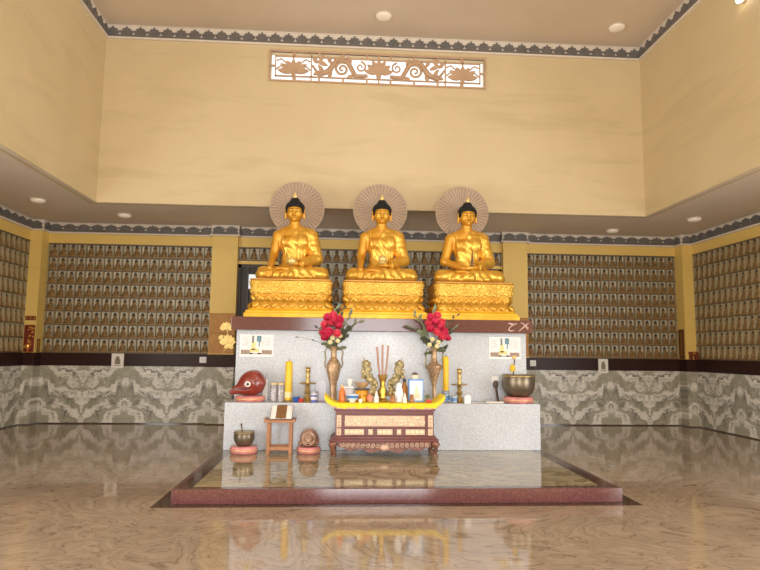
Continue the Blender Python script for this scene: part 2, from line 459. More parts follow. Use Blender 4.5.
# friezes: white band with grey leaf ornaments
M_fw = mat('frieze_white', (222, 210, 194), 0.6, var=0.05, world=True)
M_fg = mat('frieze_grey', (98, 94, 90), 0.6, var=0.18, world=True)
LEAF = [(-.5, 0), (-.5, .2), (-.4, .2), (-.37, .3), (-.46, .38), (-.485, .56), (-.36, .6), (-.3, .56), (-.31, .74), (-.2, .8), (-.13, .77), (0, 1.0)]
LEAF = LEAF+[(-x, z) for x, z in LEAF[-2::-1]]
LEAF_LOW = [(-.5, 0), (-.5, .34), (-.42, .34), (-.4, .44), (-.47, .5), (-.48, .7), (-.34, .74), (-.3, .68), (-.3, .84), (-.18, .9), (-.12, .86), (0, 1.0)]
LEAF_LOW = LEAF_LOW+[(-x, z) for x, z in LEAF_LOW[-2::-1]]
def frieze(name, path, z0, z1, pitch, motif=LEAF):
    mb = MB(); h = z1-z0
    for (d0, za, zb) in ((0.02, z0, z1-.0), (0.05, z0-0.02, z0+0.012), (0.035, z1-0.016, z1)):
        if d0 == .02: solid_run(mb, path, z0+.012, z1-.016, .1, d0)
        else: solid_run(mb, path, za, zb, .1, d0)
    for a, b in zip(path[:-1], path[1:]):
        dx, dy = b[0]-a[0], b[1]-a[1]; L = math.hypot(dx, dy); ux, uy = dx/L, dy/L
        nx, ny = uy, -ux          # into the room
        mb.mi = 1
        k = max(1, round(L/pitch)); pw = L/k
        for i in range(k):
            t = (i+0.5)*pw; cx, cy = a[0]+ux*t+nx*0.02, a[1]+uy*t+ny*0.02
            M = Matrix(((ux*pw, nx, 0, cx), (uy*pw, ny, 0, cy), (0, 0, h-.034, z0+0.014), (0, 0, 0, 1)))
            mb.prism(motif, 0.0, 0.022, M)
    return struct(mb, name, [M_fw, M_fg])
frieze('trim_3', PATH, 3.845, ZL, 0.275, LEAF_LOW)
frieze('trim_4', [(-UX, UF), (-UX, UY), (UX, UY), (UX, UF)], 6.965, ZH, 0.237)

# carved lattice window high in the well
def grille():
    M_g = mat('lattice_plaster', (188, 152, 118), 0.6, var=0.1)
    fr = MB(); W = GX1-GX0; H = GZ1-GZ0
    y0, y1 = UY-0.03, UY+0.03
    def bar(x0, x1, z0, z1): fr.box(GX0+x0, GX0+x1, y0, y1, GZ0+z0, GZ0+z1)
    t = 0.03
    bar(-t, W+t, -t, 0.0); bar(-t, W+t, H, H+t); bar(-t, 0, 0, H); bar(W, W+t, 0, H)
    o = tag(fr.obj('window_1', M_g), kind='structure')
    la = MB()
    def b2(x0, x1, z0, z1, k=0): la.box(GX0+x0, GX0+x1, y0+0.015, y1-0.005, GZ0+z0, GZ0+z1)
    g = 0.07
    b2(g, W-g, g, g+0.02); b2(g, W-g, H-g-0.02, H-g); b2(g, g+0.02, g, H-g); b2(W-g-0.02, W-g, g, H-g)
    for i in range(1, 9):
        x = W*i/9.0 if i not in (2, 7) else W*i/9
        b2(x-0.018, x+0.018, 0, g); b2(x-0.018, x+0.018, H-g, H)
    b2(0, g, H/2-0.015, H/2+0.015); b2(W-g, W, H/2-0.015, H/2+0.015)
    px = 0.72
    b2(px-0.012, px+0.012, 0, H); b2(W-px-0.012, W-px+0.012, 0, H)
    lcount = [0]
    def leaf(cx, cz, a, L, w):
        pts = []
        for i in range(9):
            u = i/8; pts.append((u*L, w*math.sin(PI*u)**0.8))
        pts = pts+[(x, -y) for x, y in pts[-2:0:-1]]
        ca, sa = math.cos(a), math.sin(a)
        k = lcount[0] % 9; lcount[0] += 1
        la.prism([(GX0+cx+x*ca-y*sa, GZ0+cz+x*sa+y*ca) for x, y in pts], y0+0.004+.0009*k, y1-0.012+.0009*k)
    def spiral(cx, cz, r, turns, a0, dr=1, th=0.02):
        n = int(20*turns)
        la.tube([(GX0+cx+r*(1-i/n*0.85)*math.cos(a0+dr*2*PI*turns*i/n), (y0+y1)/2, GZ0+cz+r*(1-i/n*0.85)*math.sin(a0+dr*2*PI*turns*i/n)) for i in range(n+1)], [th*(1-0.3*i/n) for i in range(n+1)], 6)
    for cx in (0.40, W-0.40):      # end panels: a spread lotus on a cross of bars
        b2(cx-0.015, cx+0.015, 0, H); 
        for a in (0.1, 0.55, 1.05, PI/2, PI-1.05, PI-0.55, PI-0.1): leaf(cx, 0.16, a, 0.28 if abs(a-PI/2) > 1 else 0.24, 0.05)
        leaf(cx, 0.24, -PI/2, 0.17, 0.05)
        for s in (-1, 1):
            la.tube([(GX0+cx+s*0.1, UY, GZ0+0.24), (GX0+cx+s*0.22, UY, GZ0+0.27), (GX0+cx+s*0.31, UY, GZ0+0.2)], 0.016, 6)
            la.tube([(GX0+cx+s*0.12, UY, GZ0+0.32), (GX0+cx+s*0.22, UY, GZ0+0.4), (GX0+cx+s*0.3, UY, GZ0+0.36)], 0.016, 6)
    cx = W/2
    for k in range(-3, 4): leaf(cx, 0.2, PI/2+k*0.48, 0.26, 0.05)
    leaf(cx, 0.26, -PI/2, 0.2, 0.05); b2(cx-0.015, cx+0.015, 0, H)
    for s in (-1, 1):
        X = lambda d: cx+s*d
        spiral(X(0.33), 0.3, 0.1, 1.4, PI/2, s, 0.02)
        spiral(X(0.66), 0.25, 0.13, 1.6, PI/2 if s > 0 else PI/2, -s, 0.026)
        la.tube([(GX0+X(0.2), UY, GZ0+0.14), (GX0+X(0.42), UY, GZ0+0.12), (GX0+X(0.56), UY, GZ0+0.38), (GX0+X(0.76), UY, GZ0+0.42), (GX0+X(0.9), UY, GZ0+0.2), (GX0+X(1.08), UY, GZ0+0.12), (GX0+X(1.2), UY, GZ0+0.3)], [0.03, 0.05, 0.05, 0.045, 0.06, 0.04, 0.02], 8)
        for (d, z, a, L) in ((0.5, 0.36, 1.2, 0.14), (0.6, 0.4, 0.6, 0.14), (0.85, 0.34, 1.0, 0.16), (0.92, 0.3, 0.4, 0.22), (0.98, 0.16, 0.9, 0.2), (1.0, 0.2, -0.4, 0.2), (1.1, 0.34, 0.8, 0.14), (0.84, 0.2, -1.0, 0.14), (0.46, 0.14, -0.5, 0.14), (1.08, 0.38, 2.2, 0.16)):
            leaf(X(d), z, a if s > 0 else PI-a, L, 0.035)
    la.obj('lattice', M_g, o, smooth=40)
grille()

# dark doorways behind the statues, one at each end of the middle bay
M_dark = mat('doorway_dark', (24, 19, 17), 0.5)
M_pane = mat('daylit_pane', (226, 232, 238), 0.4, var=0.02, emit=0.7)
for i, s in enumerate((-1, 1)):
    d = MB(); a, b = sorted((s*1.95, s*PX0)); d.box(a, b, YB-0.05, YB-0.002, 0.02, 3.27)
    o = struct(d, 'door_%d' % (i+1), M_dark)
    fr = MB()
    fr.box(a, a+0.06, YB-0.09, YB-0.05, 1.4, 3.27); fr.box(b-0.06, b, YB-0.09, YB-0.05, 1.4, 3.27); fr.box(a, b, YB-0.09, YB-0.05, 3.2, 3.27)
    fr.box(s*2.58-0.02, s*2.58+0.02, YB-0.08, YB-0.05, 1.4, 3.2)
    tag(fr.obj('door_frame', mat('doorway_frame', (40, 30, 26), 0.4), o))
    p = MB(); c = s*2.43; p.box(c-0.13, c+0.13, YB-0.075, YB-0.052, 2.76, 3.06)
    tag(p.obj('door_pane', M_pane, o), label='small bright window pane in the dark door')

# ------------------------------------------------------------------ niche racks and their statuettes
M_nback = mat('niche_backing', (226, 220, 196), 0.4, var=0.1, vs=3)
M_nshelf = mat('niche_shelf_board', (112, 92, 66), 0.45, var=0.15)
M_ndiv = mat('niche_divider', (168, 150, 112), 0.45, var=0.1)
M_sgold = mat('statuette_gilding', (140, 108, 62), .42, .15, var=.3, vs=18)
M_shair = mat('statuette_hair', (46, 34, 28), 0.5)
ORD = 'first second third fourth fifth sixth seventh eighth ninth tenth eleventh twelfth thirteenth fourteenth fifteenth sixteenth seventeenth eighteenth nineteenth twentieth'.split()
ZN0, ZN1, NR = 1.414, 3.629, 8
RH = (ZN1-ZN0)/NR
def small_statuette():
    s = MB(); s.mi = 0
    s.box(-.066, .066, -.036, .03, 0, .02, .006)
    s.ell((0, -.006, .042), (.068, .036, .027), 12, 6)          # crossed legs
    s.ell((0, .004, .085), (.033, .025, .05), 10, 6)            # trunk
    s.tube([(-.022, .002, .125), (-.042, 0, .085), (-.024, -.022, .066)], [.013, .014, .01], 8); s.tube([(.022, .002, .125), (.042, 0, .085), (.024, -.022, .066)], [.013, .014, .01], 8)
    s.ell((0, -.022, .066), (.028, .016, .011), 8, 4)           # hands in lap
    s.ell((0, -.004, .152), (.027, .024, .03), 10, 6)           # head
    s.mi = 1
    s.ell((0, .005, .168), (.034, .027, .03), 10, 5); s.ell((0, .006, .198), (.018, .015, .014), 8, 4)
    return s.mesh('statuette', [M_sgold, M_shair], 50)
ME_STAT = small_statuette()
def rack(name, label, origin, rz, cols, width, rows=range(NR), cw=None):
    """origin: lower corner of the rack's front, its x axis runs along the wall, y into the wall"""
    cw = width/cols
    t = thing('niche_rack', label, 'shelf rack', origin, rz, None)
    z0, z1 = min(rows)*RH, (max(rows)+1)*RH
    b = MB(); b.box(0, width, .10, .118, z0, z1); b.obj('back_panel', M_nback, t)
    me = MB().box(0, width, 0, .1, -.012, .012).mesh('shelf_board', M_nshelf)
    for r in list(rows)+[max(rows)+1]: link('shelf_board', me, t, (0, 0, min(r*RH, z1-.012)))
    dm = MB().box(-.007, .007, .004, .1, z0+.012, z1-.012).mesh('divider', M_ndiv)
    for c in range(cols+1): link('divider', dm, t, (min(max(c*cw, .007), width-.007), 0, 0))
    return t
def place(origin, rz, x, row, cw):
    M = Matrix.Translation(origin) @ Matrix.Rotation(rz, 4, 'Z')
    p = M @ Vector((x, .047, row*RH+.0125)); return p
def stuff(name, label, spots):
    """the statuettes past the three hundred that show largest: one object"""
    vs0 = [v.co.copy() for v in ME_STAT.vertices]; fs0 = [tuple(p.vertices) for p in ME_STAT.polygons]; mi0 = [p.material_index for p in ME_STAT.polygons]
    V, F, MI = [], [], []
    for p, rz, s in spots:
        M = Matrix.Translation(p) @ Matrix.Rotation(rz, 4, 'Z') @ Matrix.Scale(s, 4); b = len(V)
        V += [tuple(M @ v) for v in vs0]; F += [tuple(b+i for i in f) for f in fs0]; MI += mi0
    me = bpy.data.meshes.new(name); me.from_pydata(V, [], F)
    for mm in ME_STAT.materials: me.materials.append(mm)
    me.polygons.foreach_set('material_index', MI); me.polygons.foreach_set('use_smooth', [True]*len(F)); me.update()
    tag(link(name, me), label, 'statuettes', kind='stuff')
ST_S = 1.13
WB = CP[0]-PX1-.02
for side, ox, word in ((-1, -CP[0]+.01, 'left'), (1, PX1+.01, 'right')):
    org = (ox, YN, ZN0)
    rack('niche_rack', 'tall niche rack on the back wall, %s of the altar' % word, org, 0, 18, WB)
    cw = WB/18
    for r in range(NR):
        for c in range(18):
            o = link('seated_statuette', ME_STAT, None, place(org, 0, (c+.5)*cw+random.uniform(-.001, .001), r, cw), (0, 0, random.uniform(-.02, .02)))
            o.scale = (ST_S,)*3
            tag(o, 'small seated gilt statuette, %s row from top, %s from left, %s back wall rack' % (ORD[NR-1-r], ORD[c], word), 'statuette', 'statuettes in the niche racks')
rest = []
# side walls: racks run from the corner post towards the door
SLEN, SCOL = 7.32, 40
for side, word in ((-1, 'left'), (1, 'right')):
    if side < 0: org, rz = (-XN, CP[1]-SLEN-.01, ZN0), PI/2
    else: org, rz = (XN, CP[1]-.01, ZN0), -PI/2
    rack('niche_rack', 'long rack of small niches along the %s side wall' % word, org, rz, SCOL, SLEN)
    cw = SLEN/SCOL
    for r in range(NR):
        for c in range(SCOL):
            p = place(org, rz, (c+.5)*cw, r, cw)
            k = (SCOL-1-c) if side < 0 else c            # columns counted from the corner post
            if side > 0 and r in (2, 3, 4) and k in (7, 8, 9, 10):
                o = link('seated_statuette', ME_STAT, None, p, (0, 0, rz)); o.scale = (ST_S,)*3
                tag(o, 'small seated gilt statuette, %s row from top, %s from corner post, right side wall rack' % (ORD[NR-1-r], ORD[k]), 'statuette', 'statuettes in the niche racks')
            else: rest.append((p, rz, ST_S))
# middle bay, behind the large statues
org = (-1.95, YN, ZN0); rack('niche_rack', 'rack of small niches on the back wall behind the three large statues', org, 0, 21, 3.9)
rest += [(place(org, 0, (c+.5)*3.9/21, r, 0), 0, ST_S) for r in range(NR) for c in range(21)]
for s, word in ((-1, 'left'), (1, 'right')):
    org = (-PX0 if s < 0 else 1.95, YN, ZN0); rack('niche_rack', 'single row of niches over the %s dark doorway' % word, org, 0, 4, PX0-1.95, rows=range(7, 8))
    rest += [(place(org, 0, (c+.5)*(PX0-1.95)/4, 7, 0), 0, ST_S) for c in range(4)]
stuff('seated_statuettes', 'small seated gilt statuettes filling the side wall racks and the rack behind the altar', rest)

# ------------------------------------------------------------------ platform and altar
PL = 2.245
t = thing('altar_platform', 'low marble platform with maroon granite edge under the altar', 'platform', (0, 0, 0))
m = MB(); m.box(-PL+.03, PL-.03, 6.24, 10.6, 0.0, .118); m.obj('core', M_inlay, t)
m = MB(); m.box(-PL, PL, 6.205, 6.255, .004, .145, .008); m.obj('riser', M_maroon, t, smooth=40)
for s in (-1, 1):
    a, b = sorted((s*PL, s*(PL-.06))); m = MB(); m.box(a, b, 6.26, 10.6, .004, .1425, .003); m.obj('side_riser', M_maroon, t)
m = MB(); m.box(-PL+.062, -PL+.18, 6.257, 10.6, .119, .1425).box(PL-.18, PL-.062, 6.257, 10.6, .119, .1425).box(-PL+.18, PL-.18, 6.257, 6.33, .119, .1425); m.obj('border_inlay', M_inlay, t)
m = MB(); m.box(-PL+.181, PL-.181, 6.331, 10.6, .119, .142); m.obj('marble_top', M_deck, t)
m = MB(); m.box(-2.41, 2.41, 6.1, 6.2, -.01, .003).box(-2.41, -PL-.004, 6.2, 10.6, -.01, .003).box(PL+.004, 2.41, 6.2, 10.6, -.01, .003); struct(m, 'trim_5', M_inlay)

ZD = .143
t = thing('altar', 'stepped pale granite altar with maroon stone slab on top', 'altar', (0, 0, ZD))
def loc_mb(): return MB()
m = MB(); m.box(-2.197, 2.197, 8.587, 10.55, ZD, .78, .006, Matrix.Translation((0, 0, -ZD))); m.obj('lower_tier', M_granite, t)
m = MB(); m.box(-2.143, 2.143, 9.03, 10.55, .7805, 1.787, 0.004, Matrix.Translation((0, 0, -ZD))); m.obj('upper_tier', M_granite, t)
m = MB(); m.box(-2.21, 2.21, 8.92, 10.58, 1.787, 1.978, .006, Matrix.Translation((0, 0, -ZD))); sl = m.obj('top_slab', M_maroon, t)
ZS = 1.978
# pale brush-like marks at the right end of the slab front
m = MB(); P = lambda pts, r: m.tube([(x, 8.917, z-ZD) for x, z in pts], r, 6)
P([(1.845, 1.935), (1.88, 1.925), (1.925, 1.912), (1.975, 1.932)], [.006, .016, .016, .008])
P([(1.925, 1.912), (1.89, 1.89), (1.86, 1.865)], [.012, .009, .006]); P([(1.86, 1.865), (1.85, 1.835), (1.88, 1.818), (1.93, 1.828)], [.01, .016, .014, .006])
P([(2.03, 1.94), (2.065, 1.935), (2.1, 1.9), (2.14, 1.86), (2.13, 1.835)], [.006, .01, .014, .02, .012])
P([(2.15, 1.94), (2.1, 1.9), (2.05, 1.855), (2.0, 1.815)], [.006, .014, .01, .005])
m.obj('painted_mark', mat('pale_mark', (205, 168, 156), 0.6), t, smooth=60)

# posters on the upper tier
def poster(name, label, x0, x1, z0, z1, flip):
    t = thing(name, label, 'poster', ((x0+x1)/2, 9.0295, (z0+z1)/2))
    W, H = x1-x0, z1-z0
    m = MB(); m.box(-W/2, W/2, -.004, 0, -H/2, H/2); m.obj('paper', mat('poster_paper', (244, 242, 238), 0.6, var=.02), t)
    def patch(nm, rects, rgb, d):
        m = MB()
        for (a, b, c, e) in rects: m.box(-W/2+a*W, -W/2+b*W, -.0045-d*.0006, -.004, -H/2+c*H, -H/2+e*H)
        m.obj(nm, mat('print_%d_%d_%d' % rgb, rgb, 0.6, var=.15, vs=30), t)
    patch('printed_backdrop', [(.03, .97, .1, .97)], (232, 228, 226), 0)
    for x, w in ((.06, .2), (.66, .24)): patch('printed_lines', [(x, x+w, z, z+.02) for z in (.48, .55, .62, .69, .76, .83)], (196, 190, 192), 1)
    patch('printed_ground', [(.03, .3, .1, .3), (.66, .97, .1, .3), (.3, .66, .1, .14)], (150, 128, 112), 1)
    patch('printed_figure', [(.34, .47, .3, .66), (.3, .58, .2, .36)], (236, 214, 140), 2)
    patch('printed_drapery', [(.36, .42, .62, .95)], (110, 112, 104), 3)
    patch('printed_sky', [(.5, .64, .68, .95), (.56, .6, .45, .68)], (92, 132, 142), 3)
    patch('printed_dots', [(.3, .39, .1, .17), (.54, .64, .1, .17)], (34, 28, 26), 4)  # black dots at the foot of the print
poster('poster', 'small landscape print taped to the altar front above the red wooden fish', -2.09, -1.612, 1.403, 1.72, 0)
poster('poster', 'small landscape print taped to the altar front above the large bronze bowl', 1.585, 2.055, 1.405, 1.728, 1)
m = MB(); m.box(1.62, 1.72, 9.013, 9.029, 1.05, 1.15, .004); o = m.obj('socket_plate', mat('white_plastic', (238, 236, 232), .4, var=.03), smooth=40)
tag(o, 'white socket plate on the altar front beside the large bronze bowl', 'socket')

# ------------------------------------------------------------------ lotus pedestals
def rrect(w, d, r, n=6):
    pts = []
    for cx, cy, a0 in ((w-r, d-r, 0), (-w+r, d-r, PI/2), (-w+r, -d+r, PI), (w-r, -d+r, 1.5*PI)):
        for i in range(n+1): a = a0+PI/2*i/n; pts.append((cx+r*math.cos(a), cy+r*math.sin(a)))
    return pts
def loft(mb, secs, n=6):
    """secs: (half width, half depth, corner radius, z)"""
    vs = []; k = 4*(n+1)
    for w, d, r, z in secs: vs += [(x, y, z) for x, y in rrect(w, d, r, n)]
    fs = [(i*k+j, i*k+(j+1) % k, (i+1)*k+(j+1) % k, (i+1)*k+j) for i in range(len(secs)-1) for j in range(k)]
    fs += [tuple(range(k))[::-1], tuple((len(secs)-1)*k+j for j in range(k))]
    return mb.add(vs, fs)
def perimeter(w, d, r, step):
    pts = rrect(w, d, r, 12); pts.append(pts[0]); L = [0]
    for a, b in zip(pts[:-1], pts[1:]): L.append(L[-1]+math.hypot(b[0]-a[0], b[1]-a[1]))
    n = round(L[-1]/step); out = []; j = 0
    for i in range(n):
        s = L[-1]*(i+.5)/n
        while L[j+1] < s: j += 1
        u = (s-L[j])/(L[j+1]-L[j]); a, b = pts[j], pts[j+1]
        out.append((a[0]+(b[0]-a[0])*u, a[1]+(b[1]-a[1])*u, math.atan2(b[1]-a[1], b[0]-a[0])))
    return out
def petal_mb(mb, x, y, a, z, w, h, th, up):
    """a pointed cupped petal lying on the tier's side"""
    vs = []; fs = []; N, K = 7, 7
    for i in range(N):
        u = i/(N-1); ww = w*(math.sin(PI*min(1, .28+u*.72))**.7 if u < 1 else 0.02)
        out = th*(.35+math.sin(PI*u*.85)) + (.028*u*u)
        for k in range(K):
            q = k/(K-1)*2-1
            vs.append((q*ww, -(out*(1-q*q*.75)), (u if up else -u)*h))
    for i in range(N-1):
        for k in range(K-1): fs.append((i*K+k, i*K+k+1, (i+1)*K+k+1, (i+1)*K+k))
    mb.add(vs, fs, Matrix.Translation((x, y, z)) @ Matrix.Rotation(a, 4, 'Z'))
def pedestal():
    parts = []
    p = MB(); loft(p, [(.683, .655, .03, 0), (.68, .652, .03, .062), (.662, .64, .03, .072), (.655, .635, .03, .1), (.63, .615, .03, .11), (.6, .6, .05, .137)]); parts.append(('plinth', p.mesh('plinth', M_goldped, 30)))
    p = MB(); loft(p, [(.585, .585, .12, .135), (.58, .58, .12, .2), (.55, .55, .12, .25), (.575, .575, .12, .3), (.585, .585, .12, .345)]); parts.append(('lotus_core', p.mesh('lotus_core', M_goldpetal, 40)))
    p = MB()
    for (x, y, a) in perimeter(.585, .585, .12, .135): petal_mb(p, x, y, a, .232, .064, .095, .034, False)
    for (x, y, a) in perimeter(.555, .555, .12, .118): petal_mb(p, x, y, a, .235, .056, .1, .032, True)
    parts.append(('lotus_petal_band', p.mesh('lotus_petal_band', M_goldpetal, 60)))
    p = MB(); loft(p, [(.565, .565, .1, .335), (.6, .6, .1, .355), (.612, .612, .1, .4), (.6, .6, .1, .45), (.615, .615, .09, .5), (.618, .618, .09, .54), (.6, .6, .08, .555)]); parts.append(('scaled_cushion', p.mesh('scaled_cushion', M_goldrelief, 50)))
    p = MB(); loft(p, [(.6, .6, .06, .555), (.606, .606, .06, .56), (.606, .606, .06, .575), (.595, .595, .06, .58)]); parts.append(('top_plate', p.mesh('top_plate', mat('ochre_gilt', (188, 136, 60), .4, .5), 40)))
    return parts
PED = pedestal(); PEDH = .58
SX = (-1.40, 0.0, 1.40)
for x, w in zip((-1.385, .0, 1.385), ('leftmost', 'middle', 'rightmost')):
    t = thing('lotus_pedestal', 'gilded lotus pedestal under the %s large seated statue' % w, 'pedestal', (x, 9.53, ZS+.0005)); t.scale = (1, .755, 1)
    for n, me in PED: link(n, me, t)

# ------------------------------------------------------------------ the three large seated statues
HPIV = (0, .03, 1.06); HTILT = .24
MHEAD = Matrix.Translation(HPIV) @ Matrix.Rotation(HTILT, 4, 'X') @ Matrix.Translation((-HPIV[0], -HPIV[1], -HPIV[2]))
def statue_meshes(pose):
    g = Grid((-.64, -.52, -.02), (.64, .30, 1.40), .0105)
    E, K = g.ell, g.cap
    h = g.tilt(HPIV, HTILT); E, K = h.ell, h.cap
    head = union(.05, E((0, .0, 1.175), (.13, .145, .165)), E((0, -.035, 1.085), (.094, .092, .065)), E((0, -.02, 1.13), (.12, .11, .085)))
    nose = union(.015, K((0, -.135, 1.19), (0, -.158, 1.125), .014, .02), E((-.02, -.135, 1.122), (.014, .016, .012)), E((.02, -.135, 1.122), (.014, .016, .012)))
    head = smin(head, nose, .02)
    for s in (-1, 1):
        head = smin(head, K((s*.018, -.138, 1.2), (s*.085, -.112, 1.206), .011, .008), .02)                 # brow
        head = smax(head, -E((s*.05, -.142, 1.182), (.032, .016, .014)), .014)                                # eye hollow
        head = smin(head, E((s*.05, -.122, 1.178), (.026, .018, .013)), .008)                                  # lid
        head = smin(head, E((s*.07, -.09, 1.12), (.03, .03, .035)), .03)                                       # cheek
        head = smin(head, union(.01, E((s*.148, -.01, 1.185), (.018, .03, .045)), K((s*.148, -.012, 1.16), (s*.148, -.012, 1.055), .015, .018)), .012)  # long ear
    head = smin(head, union(.008, K((-.03, -.128, 1.083), (.03, -.128, 1.083), .009), K((-.022, -.128, 1.068), (.022, -.128, 1.068), .011)), .01)
    head = smin(head, E((0, -.115, 1.04), (.03, .025, .02)), .02)
    E, K = g.ell, g.cap
    neck = union(.02, K((0, .035, .86), (0, .015, 1.06), .09, .078))
    for z in (.93, .965): neck = smin(neck, E((0, .02, z), (.082, .08, .012)), .01)
    trunk = union(.09, E((0, .05, .18), (.27, .2, .17)), E((0, .05, .38), (.178, .14, .17)), E((0, .05, .62), (.235, .155, .2)),
                  K((-.2, .06, .79), (.2, .06, .79), .092), E((0, .06, .855), (.19, .095, .1)))
    trunk = union(.05, trunk, E((-.1, -.075, .66), (.1, .045, .07)), E((.1, -.075, .66), (.1, .045, .07)))
    def limb(*seg, k=.04): return union(k, *[K(*q) for q in seg])
    # crossed legs
    legR = limb(((-.14, .02, .13), (-.44, -.16, .115), .135, .115), ((-.44, -.16, .115), (-.02, -.37, .095), .105, .07))
    legL = limb(((.14, .02, .13), (.44, -.16, .115), .135, .115), ((.44, -.16, .115), (.02, -.34, .15), .1, .065))
    foot = union(.03, E((-.12, -.355, .185), (.13, .055, .035), .12), E((-.22, -.33, .19), (.05, .045, .03)))
    lap = E((0, -.16, .07), (.4, .24, .085))
    # arms; the viewer's left is the statue's right
    if pose == 'touch':
        armR = limb(((-.265, .06, .775), (-.325, .045, .45), .088, .066), ((-.325, .045, .45), (-.345, -.23, .24), .064, .045))
        handR = union(.02, E((-.343, -.29, .2), (.05, .055, .045)))
        for i, (dx, L) in enumerate(((-.036, .085), (-.013, .1), (.011, .095), (.033, .078))):
            handR = smin(handR, limb(((-.343+dx, -.32, .19), (-.343+dx*1.1, -.355, .14), .0145, .0135), ((-.343+dx*1.1, -.355, .14), (-.343+dx*1.15, -.365, .15-L), .0135, .011), k=.008), .008)
        handR = smin(handR, limb(((-.3, -.28, .2), (-.27, -.31, .165), .0155, .013), ((-.27, -.31, .165), (-.268, -.335, .13), .013, .011), k=.008), .01)
    else:
        armR = limb(((-.265, .06, .775), (-.365, .03, .4), .09, .07), ((-.365, .03, .4), (-.1, -.24, .255), .068, .045))
        handR = E((-.02, -.27, .245), (.075, .045, .026), .15)
        for i in range(4): handR = smin(handR, limb(((.03, -.295+i*.021, .243), (.085, -.285+i*.02, .245), .0125, .0115), ((.085, -.285+i*.02, .245), (.125-.01*abs(i-1.5), -.268+i*.018, .255), .0115, .009), k=.008), .008)
        handR = smin(handR, limb(((-.05, -.29, .262), (-.015, -.3, .285), .014, .012), ((-.015, -.3, .285), (.01, -.295, .3), .012, .01), k=.008), .01)
    armL = limb(((.265, .06, .775), (.36, .03, .4), .095, .08), ((.36, .03, .4), (.12, -.235, .28), .078, .05))
    handL = E((.04, -.275, .27 if pose == 'touch' else .272), (.075, .05, .026), -.15)
    for i in range(4): handL = smin(handL, limb(((-.01, -.305+i*.022, .27), (-.06, -.295+i*.021, .274), .0125, .0115), ((-.06, -.295+i*.021, .274), (-.1+.01*abs(i-1.5), -.278+i*.018, .288), .0115, .009), k=.008), .008)
    handL = smin(handL, limb(((.07, -.3, .285), (.045, -.315, .31), .014, .012), ((.045, -.315, .31), (.02, -.312, .325), .012, .01), k=.008), .01)
    body = union(.03, trunk, neck, head)
    legs = union(.035, legR, legL, lap)
    body = union(.03, body, legs, foot)
    body = union(.025, body, smin(armR, handR, .02), smin(armL, handL, .02))
    body = smax(body, -(g.Z+.0), .004)
    me_body = sdf_mesh('body', body, g, M_goldskin)
    # robe: covers the statue's left shoulder and arm, sweeps to the right waist, wraps both legs
    fold = .0045*np.sin(48*(g.Z*.8+g.X*.55)+3*np.sin(6*g.X))
    foldl = .006*np.sin(55*np.sqrt((np.abs(g.X)-.44)**2+(g.Y+.1)**2+(g.Z-.3)**2))
    edge = -.01-(.83-g.Z)*.46
    up = np.minimum(trunk, smin(trunk, armL, .05))-.014-fold
    up = smax(up, edge-g.X, .012)
    up = smax(up, g.Z-.9-.25*np.maximum(g.X-.05, 0), .01)
    up = smax(up, -g.cap((.05, -.255, .26), (.0, -.3, .27), .1), .01)
    sleeve = smax(armL-.017-.005*np.sin(70*(g.Z+.35*g.Y)), -g.cap((.04, -.275, .27), (.0, -.3, .27), .12), .01)
    drape = smax(np.maximum(np.abs(g.X-.135-.05*(g.Z-.6))-.075, np.maximum(.36-g.Z, g.Z-.83)), trunk-.03-.004*np.sin(150*g.X), .012)
    lower = union(.03, legR, legL, lap)-.012-foldl
    lower = smax(lower, -(foot-.006), .01)
    if pose == 'touch': lower = smax(lower, -(handR-.004), .008)
    robe = union(.02, up, sleeve, lower, drape)
    # the stole hanging on the bare side
    robe = smin(robe, smax(np.maximum(np.abs(g.X+.165+.1*(g.Z-.6))-.022, np.maximum(.44-g.Z, g.Z-.86)), np.minimum(trunk, smin(trunk, neck, .06))-.018, .01), .01)
    robe = smax(robe, -g.Z+.001, .003)
    me_robe = sdf_mesh('robe', robe, g, M_goldrobe)
    # hair cap with topknot
    g2 = Grid((-.19, -.26, 1.06), (.19, .21, 1.44), .0085)
    g0 = g2; g2 = g2.tilt(HPIV, HTILT)
    cap = union(.025, g2.ell((0, .012, 1.2), (.158, .16, .15)), g2.ell((0, .02, 1.338), (.072, .075, .056)))
    face = smax(smax(np.abs(g2.X)-.114, g2.Z-1.25+1.2*g2.X**2, .03), g2.Y+.025, .02)
    cap = smax(cap, -face, .012); cap = smax(cap, (1.13+.0*g2.Y)-g2.Z+np.abs(g2.X)*0, .02)
    th = np.arctan2(g2.X, g2.Y); cap = cap-.0045*np.abs(np.sin(14*th)*np.sin(95*g2.Z))
    me_hair = sdf_mesh('hair', cap, g0, M_black)
    return me_body, me_robe, me_hair
M_halo = mat('halo_board', (176, 152, 128), .55, var=.08)
M_halod = mat('halo_line', (118, 96, 80), .6)
